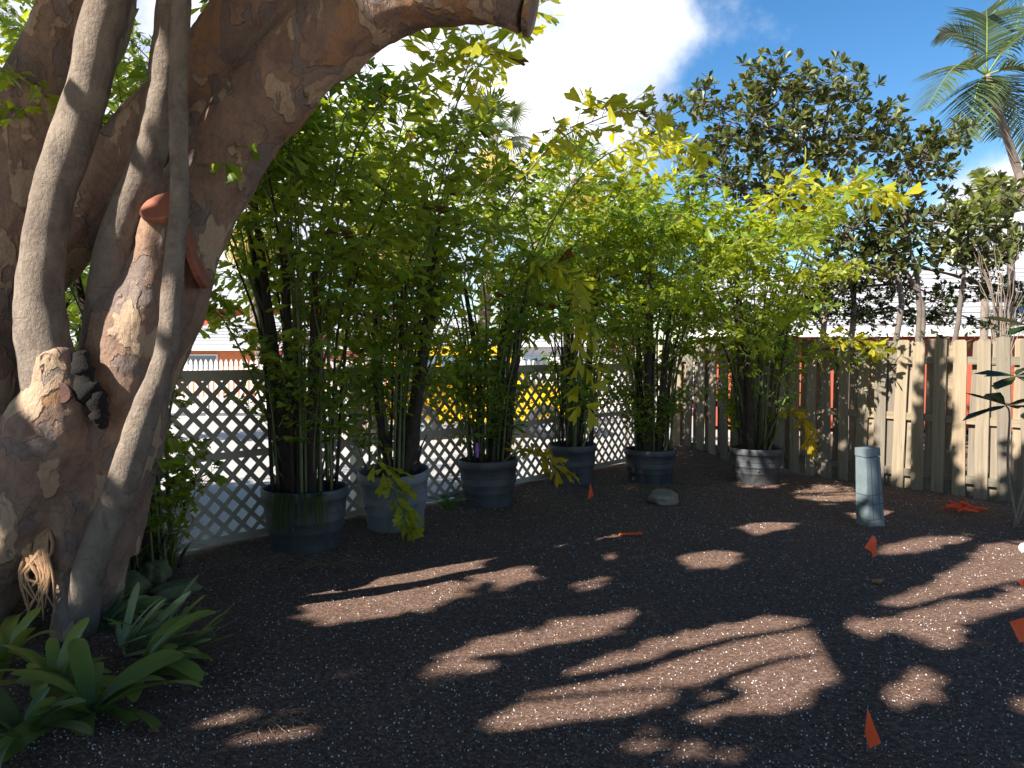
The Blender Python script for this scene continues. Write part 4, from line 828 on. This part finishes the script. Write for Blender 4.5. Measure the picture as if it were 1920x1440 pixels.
lobed_tree('dark_shrub', 'dark small-leaved shrub between the yellow-topped palm and the white roof', 'shrub', tb, [[tb, pix(1545, 580, 13.2), pix(1550, 470, 13.2)], [tb + [.5, 0, 0], pix(1600, 580, 13.2), pix(1620, 470, 13.2)]],
    [lb(1540, 560, 13.2, 60, 60, .8, .3), lb(1480, 580, 13.2, 60, 50, .6, .3), lb(1620, 590, 13.2, 70, 30, .5, .3), lb(1330, 590, 13.6, 90, 70, .9, .4), lb(1740, 600, 13, 90, 16, .35, .2), lb(1870, 605, 13, 60, 14, .25, .2), lb(1590, 520, 12.9, 60, 50, .5, .3), lb(1680, 540, 12.9, 60, 50, .45, .3), lb(1770, 560, 12.9, 50, 40, .35, .3), lb(1850, 540, 12.9, 70, 40, .45, .3), lb(1920, 560, 12.9, 50, 40, .35, .3)], 190, .085, M_DARK, M_TWIG, 6)
tb = pix(1880, 640, 11.6); tb[2] = 0
t = thing('bare_shrub', 'bare twiggy shrub against the white tiled roof', 'shrub', tb); g = Geo()
for k in range(34):
    e = pix(rng.uniform(1815, 1945), rng.uniform(455, 590), 11.6 + rng.normal(0, .15)) - tb; m = np.array([e[0] * .35, e[1] * .5, e[2] * .72]); g.tube(wobble(spline([(0, 0, 0), m, e], 14), .05, 4), np.linspace(.016, .002, 14), 5)
g.build('twigs', M_TWIG, t)

# ------------------------------------------------------------------ palms
M_PALM = leaf_mat('palm_leaflet', (.03, .06, .024), (.11, .145, .05), .25, .35); M_PALMY = leaf_mat('palm_leaflet_yellow', (.28, .27, .05), (.62, .47, .13), .45); M_PTR = plain('palm_trunk', (.20, .155, .125), .9, .35, 10, .5)
M_PALMB = leaf_mat('palm_leaflet_bright', (.16, .22, .03), (.40, .42, .06), .45)
def feather_palm(label, base, top, ends, leaf, n=46, mat=M_PALM, r=.12, seed=0, w=.016, spear=True, bend=(0, 0, 0), hang=.5):
    t = thing('feather_palm', label, 'palm tree', base, 0, 'palm trees beyond the fences'); o0 = np.array(base); path = spline([np.zeros(3), (top - o0) * .5 + np.array(bend), top - o0], 26)
    g = Geo(); g.tube(path, np.linspace(r, r * .6, 26) * (1 + .06 * (np.arange(26) % 2)), 12); g.build('trunk', M_PTR, t); c = path[-1]
    for k, e in enumerate(ends):
        e = np.array(e[:3]) - o0; mid = (c + e) / 2 + np.array([0, 0, np.linalg.norm(e - c) * .26]); g = Geo(); feather(g, spline([c, mid, e], 18), leaf, n, w, 0, seed * 20 + k, hang, r0=.022, s0=.18, vee=.2); g.build('frond', [mat, M_RACH], t)
    return t
DP = 13.5; cr = pix(1850, 140, DP); bs = pix(2010, 640, DP); bs[2] = -.1
feather_palm('tall slender palm leaning in over the right end of the fence', bs, cr, [pix(1735, 205, DP - .6), pix(1765, 60, DP + .3), pix(1850, 20, DP), pix(1960, 60, DP), pix(1985, 190, DP - .8), pix(1815, 262, DP - .3), pix(1930, 290, DP + .5), pix(1870, 255, DP + 1)], .85, 56, M_PALM, .095, 1, .014, bend=(.25, 0, .1), hang=.45)
cr2 = pix(1990, -60, 14.5); bs2 = pix(2080, 640, 14.5); bs2[2] = -.1
feather_palm('second slender palm above the leaning one, mostly out of sight', bs2, cr2, [pix(1840, 60, 14.5), pix(1880, 130, 14), pix(1870, -60, 15), pix(2000, 120, 14.5), pix(2100, 30, 14.5)], .85, 54, M_PALM, .095, 2, .014)
c = pix(1850, 420, 16.5); b = c.copy(); b[2] = -.2
feather_palm('bright yellow-green young palm behind the olive-leaved tree', b, c, [pix(1830, 320, 16.5), pix(1870, 330, 16), pix(1800, 380, 16.3), pix(1905, 370, 16.6), pix(1790, 440, 16), pix(1910, 450, 16)], .55, 40, M_PALMB, .10, 3, .02)
def fan_palm(label, base, top, n, R, mat, dead=0, seed=0, r=.15, bend=(0, 0, 0)):
    rg = np.random.default_rng(seed); t = thing('fan_palm', label, 'palm tree', base, 0, 'palm trees beyond the fences'); o0 = np.array(base); path = spline([np.zeros(3), (top - o0) * .5 + np.array(bend), top - o0], 24)
    g = Geo(); g.tube(path, np.linspace(r, r * .8, 24) * (1 + .08 * (np.arange(24) % 3 == 0)), 12); g.build('trunk', M_PTR, t); c = path[-1]
    for k in range(n + dead):
        dd = k >= n; a = rg.uniform(0, 6.28); e = rad(rg.uniform(-75, -35) if dd else rg.uniform(-30, 80)); d = np.array([math.cos(a) * math.cos(e), math.sin(a) * math.cos(e), math.sin(e)]); h = c + d * R * rg.uniform(.6, 1.0)
        g = Geo(); g.tube(spline([c, (c + h) / 2 + np.array([0, 0, .05]), h], 6), .012, 5, 1); sdv = nrm(np.cross(d, [0, 0, 1.]) + 1e-3); up = np.cross(sdv, d); ns = 30
        for i in range(ns):
            f = (i / (ns - 1) - .5) * 2; ang = f * rad(115); v = nrm(d * math.cos(ang) + sdv * math.sin(ang) + up * .15 * (1 - abs(f))); l = R * rg.uniform(.8, 1.0) * (1 - .25 * abs(f)); q = h.copy(); V = []; wv = nrm(np.cross(v, up))
            for j in range(5): hw = .026 * R * (1 - (j / 4.2) ** 2) * (.5 + .5 * min(1, j)) + .001; V += [q - wv * hw, q + wv * hw]; v = nrm(v + np.array([0, 0, -.10 - .16 * (j > 1) - .25 * dd])); q = q + v * l / 4
            g.add(V, [(2 * j, 2 * j + 1, 2 * j + 3, 2 * j + 2) for j in range(4)], 0, rg.random())
        o = g.build('fan_leaf', [M_PALMY if dd else mat, M_RACH], t)
    return t
def gb(px, d): return np.array([(px - 960) / FPX * d, d, -.2])
fan_palm('fan palm whose top fronds rise above the potted palms', gb(886, 19), pix(925, 255, 19), 13, .8, M_PALM, 8, 1, .16, (.1, 0, 0))
fan_palm('fan palm with a hanging skirt of dead golden fronds', gb(690, 17), pix(715, 400, 17), 12, 1.0, M_PALMB, 16, 2, .19)
fan_palm('fan palm with fronds level with the arched yellow frond', gb(915, 22), pix(1085, 330, 22), 11, .95, M_PALM, 6, 3, .15, (-.6, 0, 0))
fan_palm('fan palm standing beside the orange house', gb(500, 24), pix(455, 400, 24), 14, 1.2, M_PALMB, 10, 4, .16)
feather_palm('drooping palm behind the right end of the wooden fence', gb(1900, 18), pix(1895, 420, 18), [pix(1840, 480, 18), pix(1960, 470, 18), pix(1870, 360, 18), pix(1930, 350, 18), pix(1820, 420, 17.5)], .7, 40, M_PALM, .12, 7, .02)
tb = gb(1180, 26)
lobed_tree('background_tree', 'round green tree across the street behind the ringed pot palm', 'tree', tb, [[tb, pix(1185, 600, 26), pix(1190, 450, 26)]], [lb(1130, 480, 26, 90, 80, .8, 1.2), lb(1230, 470, 26, 100, 90, 1, 1.2), lb(1330, 490, 26, 80, 80, .7, 1.2), lb(1180, 560, 26, 140, 50, .8, 1.2)], 260, .22, leaf_mat('mid_green_leaf', (.05, .10, .02), (.16, .22, .04), .3), M_TWIG, 9, 8, None, .14)
tb = gb(30, 15)
lobed_tree('background_tree', 'feathery green tree beyond the lattice seen between the old trunks', 'tree', tb, [[tb, pix(60, 500, 15), pix(90, 250, 15)]], [lb(60, 480, 15, 90, 130, 1, .8), lb(170, 560, 15, 70, 90, .7, .8), lb(260, 150, 15, 60, 90, .5, .8), lb(60, 60, 15, 80, 70, .5, .8)], 200, .16, leaf_mat('light_green_leaf', (.06, .12, .02), (.20, .27, .04), .35), M_TWIG, 12, 8, None, .10)
# bougainvillea
M_BOUG = leaf_mat('magenta_bract', (.42, .02, .24), (.62, .06, .42), .4); 
def boug(label, px, d, lobes, seed):
    tb = gb(px, d); t = lobed_tree('bougainvillea', label, 'bougainvillea', tb, [[tb, pix(px, 690, d), pix(px + 10, 640, d)]], lobes, 120, .085, M_SHADE, M_TWIG, seed, 6, 'bougainvillea bushes across the street', .03, .004)
    rg = np.random.default_rng(seed + 50); g = Geo()
    for (c, r, w) in lobes:
        n = int(46 * w); q = np.array(c) - tb + nrm(rg.normal(size=(n, 3))) * np.array(r) * rg.uniform(.7, 1.05, (n, 1)); rosettes(g, q, nrm(rg.normal(size=(n, 3))), 9, .075, rg=rg)
    g.build('flowers', M_BOUG, t)
boug('magenta bougainvillea in front of the orange house wall', 690, 15.5, [lb(700, 620, 15.5, 70, 40, 1, .3), lb(610, 660, 15.5, 70, 40, .9, .3), lb(560, 640, 15.5, 40, 40, .6, .3)], 31)
boug('purple-pink bougainvillea between the yellow car and the fence corner', 1175, 15.0, [lb(1175, 630, 15, 50, 35, 1, .3), lb(1130, 680, 15, 60, 50, .7, .3), lb(1300, 720, 14.2, 60, 60, .8, .3)], 32)

# ------------------------------------------------------------------ picket fence, houses, car across the street
M_PICK = plain('white_picket_paint', (.62, .56, .52), .7, .1, 8, .1)
pf = thing('picket_fence', 'pale picket fence across the street in front of the orange house', 'fence', (-11.5, 23, -.2), 0)
gpk = Geo(); gpk.add([(-.045, -.01, .1), (.045, -.01, .1), (.045, -.01, 1.62), (0, -.01, 1.70), (-.045, -.01, 1.62), (-.045, .01, .1), (.045, .01, .1), (.045, .01, 1.62), (0, .01, 1.70), (-.045, .01, 1.62)], [(0, 1, 2, 3, 4), (9, 8, 7, 6, 5), (0, 5, 6, 1), (1, 6, 7, 2), (2, 7, 8, 3), (3, 8, 9, 4), (4, 9, 5, 0)]); pk = gpk.mesh('picket', M_PICK)
for k in range(112): link('picket', pk, pf, (k * .15, 0, 0))
for z in (.35, 1.3): lbox('rail', (-.1, .012, z), (16.8, .05, z + .09), M_PICK, pf)
for k in range(8): lbox('post', (k * 2.4 - .05, .052, 0), (k * 2.4 + .05, .15, 1.6), M_PICK, pf)

M_TILE = plain('white_roof_tile', (.38, .38, .39), .7, .08, 4, .2); M_COURSE_SHADE = plain('painted_course_shade', (.07, .07, .08), .9, .2, 4, .2); M_ORANGE = plain('orange_stucco', (.62, .20, .085), .9, .12, 3, .3); M_RED = plain('red_stucco', (.34, .07, .034), .9, .15, 3, .3); M_GLASS = None
mg = Mat('window_glass'); mg.col((.10, .14, .18)); mg.rough(.08); mg.b.inputs['Specular IOR Level'].default_value = .8; M_GLASS = mg.m; M_TRIM = plain('white_trim', (.70, .68, .66), .6, .08, 6, .1)
def roofed_house(label, c, rz, W, D, zw, pitch, mat, wins=(), hip=True, courses=12, base=-.25, over=.45):
    t = thing('house', label, 'house', (c[0], c[1], base), rz); h = zw - base
    lbox('wall', (-W / 2, 0, 0), (W / 2, D, h - .12), mat, t)
    rise = (D / 2 + over) * math.tan(pitch); roof = Geo(); ins = (D / 2 + over) if hip else 0; y0, y1, ym = -over, D + over, D / 2; X = W / 2 + over
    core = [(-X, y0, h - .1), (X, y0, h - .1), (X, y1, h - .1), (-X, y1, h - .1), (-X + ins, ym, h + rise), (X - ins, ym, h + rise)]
    roof.add(core, [(0, 1, 5, 4), (1, 2, 5), (2, 3, 4, 5), (3, 0, 4), (3, 2, 1, 0)]); ro = roof.build('roof', M_COURSE_SHADE, t)  # dark core shows between courses: shadow under each step put into its colour
    for i in range(courses):
        f0, f1 = i / courses, (i + 1) / courses; ya, yb = y0 + (ym - y0) * f0, y0 + (ym - y0) * f1; za, zb = h - .1 + (rise + .1) * f0, h - .1 + (rise + .1) * f1; xa, xb = X - ins * f0, X - ins * f1; g = Geo()
        yb -= (yb - ya) * .27; zb -= (zb - za) * .27; V = [(-xa, ya, za - .02), (xa, ya, za - .02), (xb, yb, zb - .02), (-xb, yb, zb - .02), (-xa, ya, za + .014), (xa, ya, za + .014), (xb, yb, zb + .014), (-xb, yb, zb + .014)]
        g.add(V, [(0, 3, 2, 1), (4, 5, 6, 7), (0, 1, 5, 4), (1, 2, 6, 5), (2, 3, 7, 6), (3, 0, 4, 7)]); g.build('tile_course', M_TILE, ro)
    lbox('fascia', (-X, y0 - .03, h - .24), (X, y0 - .002, h - .09), M_TRIM, t)
    for (wx, wz, ww, wh) in wins:
        wd = lbox('window', (wx - ww / 2, -.05, wz), (wx + ww / 2, -.004, wz + wh), M_TRIM, t); lbox('pane', (wx - ww / 2 + .07, -.058, wz + .07), (wx + ww / 2 - .07, -.052, wz + wh - .07), M_GLASS, wd)
    return t
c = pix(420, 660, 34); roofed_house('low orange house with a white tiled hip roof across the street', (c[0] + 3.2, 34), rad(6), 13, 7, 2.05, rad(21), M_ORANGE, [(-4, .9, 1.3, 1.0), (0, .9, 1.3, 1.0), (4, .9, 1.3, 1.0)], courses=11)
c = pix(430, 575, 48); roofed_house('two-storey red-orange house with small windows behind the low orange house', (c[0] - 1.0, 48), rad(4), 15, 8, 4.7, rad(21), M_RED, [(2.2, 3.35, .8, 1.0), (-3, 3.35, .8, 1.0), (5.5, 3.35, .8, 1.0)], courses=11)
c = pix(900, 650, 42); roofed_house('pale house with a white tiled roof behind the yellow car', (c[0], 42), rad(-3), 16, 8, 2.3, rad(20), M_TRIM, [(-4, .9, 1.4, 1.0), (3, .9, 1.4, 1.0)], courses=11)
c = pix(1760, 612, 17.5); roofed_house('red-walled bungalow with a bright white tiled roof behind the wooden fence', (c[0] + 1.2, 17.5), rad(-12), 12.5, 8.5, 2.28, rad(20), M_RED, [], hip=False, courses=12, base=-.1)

def car():
    d = 17.5; x0 = (905 - 960) / FPX * d; t = thing('yellow_car', 'boxy bright yellow off-road car parked across the street', 'car', (x0, d, -.2), rad(4))
    m = Mat('yellow_car_paint'); m.col((.80, .46, .012)); m.rough(.3); m.b.inputs['Coat Weight'].default_value = .5; MY = m.m; MB = flat('black_rubber', (.025, .025, .027), .8); MRim = plain('alloy', (.5, .5, .52), .35, .1, 5, 0, .8); ML = flat('lamp_lens', (.6, .1, .06), .25); MH = flat('headlamp_lens', (.75, .75, .72), .2)
    def prism(name, prof, y0, y1, mat, parent, inset=0.0, bev=.04):
        n = len(prof); zmn = min(p[1] for p in prof); zmx = max(p[1] for p in prof); V = []
        for yy, sg in ((y0, 1), (y1, -1)): V += [(x, yy + sg * inset * (z - zmn) / (zmx - zmn), z) for x, z in prof]
        g = Geo(); g.add(V, [tuple(range(n)), tuple(range(2 * n - 1, n - 1, -1))] + [(i, n + i, n + (i + 1) % n, (i + 1) % n) for i in range(n)][::1]); o = g.build(name, mat, parent)
        if bev: b_ = o.modifiers.new('bevel', 'BEVEL'); b_.width = bev; b_.segments = 3
        return o
    bd = prism('body', [(-2.1, .45), (-1.9, .36), (1.9, .36), (2.12, .48), (2.12, 1.02), (2.0, 1.14), (1.0, 1.20), (.95, 1.22), (-2.08, 1.22), (-2.13, .9)], -.90, .90, MY, t)
    prism('cabin', [(-2.05, 1.20), (1.0, 1.20), (.48, 1.92), (.30, 2.0), (-1.92, 2.0), (-2.02, 1.9)], -.89, .89, MY, t, .10)
    for (a, b_, c_, e) in ((-1.90, -1.06, -1.86, -1.04), (-.92, .02, -.90, .0), (.14, .84, .14, .44)):
        for sg in (-1, 1):
            yA, yB = sg * .872, sg * .815; g = Geo(); V = [(a, yA, 1.30), (b_, yA, 1.30), (e, yB, 1.82), (c_, yB, 1.82)]; V2 = [(x, y + sg * .022, z) for x, y, z in V]; g.add(V + V2, [(0, 1, 2, 3), (7, 6, 5, 4), (0, 4, 5, 1), (1, 5, 6, 2), (2, 6, 7, 3), (3, 7, 4, 0)]); g.build('window', M_GLASS, t)
    g = Geo(); V = [(.985, -.76, 1.26), (.985, .76, 1.26), (.52, .70, 1.88), (.52, -.70, 1.88)]; V2 = [(x + .03, y, z + .015) for x, y, z in V]; g.add(V + V2, [(3, 2, 1, 0), (4, 5, 6, 7), (0, 1, 5, 4), (1, 2, 6, 5), (2, 3, 7, 6), (3, 0, 4, 7)]); g.build('windscreen', M_GLASS, t)
    for x in (-1.32, 1.32):
        for sg in (-1, 1):
            g = Geo(); prof = [(.20, -.11), (.34, -.11), (.375, -.08), (.375, .08), (.34, .11), (.20, .11)]; g.lathe(prof, 28); V = g.V[0]; g.V[0] = np.stack([V[:, 0], V[:, 2], V[:, 1]], 1); w_ = g.build('tyre', MB, t, (x, sg * .82, .375))
            g = Geo(); g.lathe([(0, -.07), (.06, -.09), (.19, -.07), (.205, -.10), (.205, .10), (.19, .07), (0, .07)], 20); V = g.V[0]; g.V[0] = np.stack([V[:, 0], V[:, 2], V[:, 1]], 1); g.build('rim', MRim, w_)
    lbox('bumper', (2.10, -.85, .42), (2.24, .85, .62), MB, t); lbox('bumper', (-2.24, -.85, .42), (-2.12, .85, .62), MB, t)
    for sg in (-1, 1):
        lbox('headlight', (2.09, sg * .68 - .13, .82), (2.14, sg * .68 + .13, 1.0), MH, t); lbox('tail_light', (-2.15, sg * .78 - .08, .85), (-2.10, sg * .78 + .08, 1.1), ML, t); lbox('mirror', (.86, sg * 1.0 - .09, 1.24), (.98, sg * 1.0 + .09, 1.42), MB, t)
        for x in (-.85, .1): lbox('door_handle', (x - .09, sg * .915 - .012, 1.06), (x + .09, sg * .915 + .012, 1.09), MB, t)
    for y in (-.6, .6): lbox('roof_rail', (-1.7, y - .02, 2.003), (.1, y + .02, 2.05), MB, t)
car()
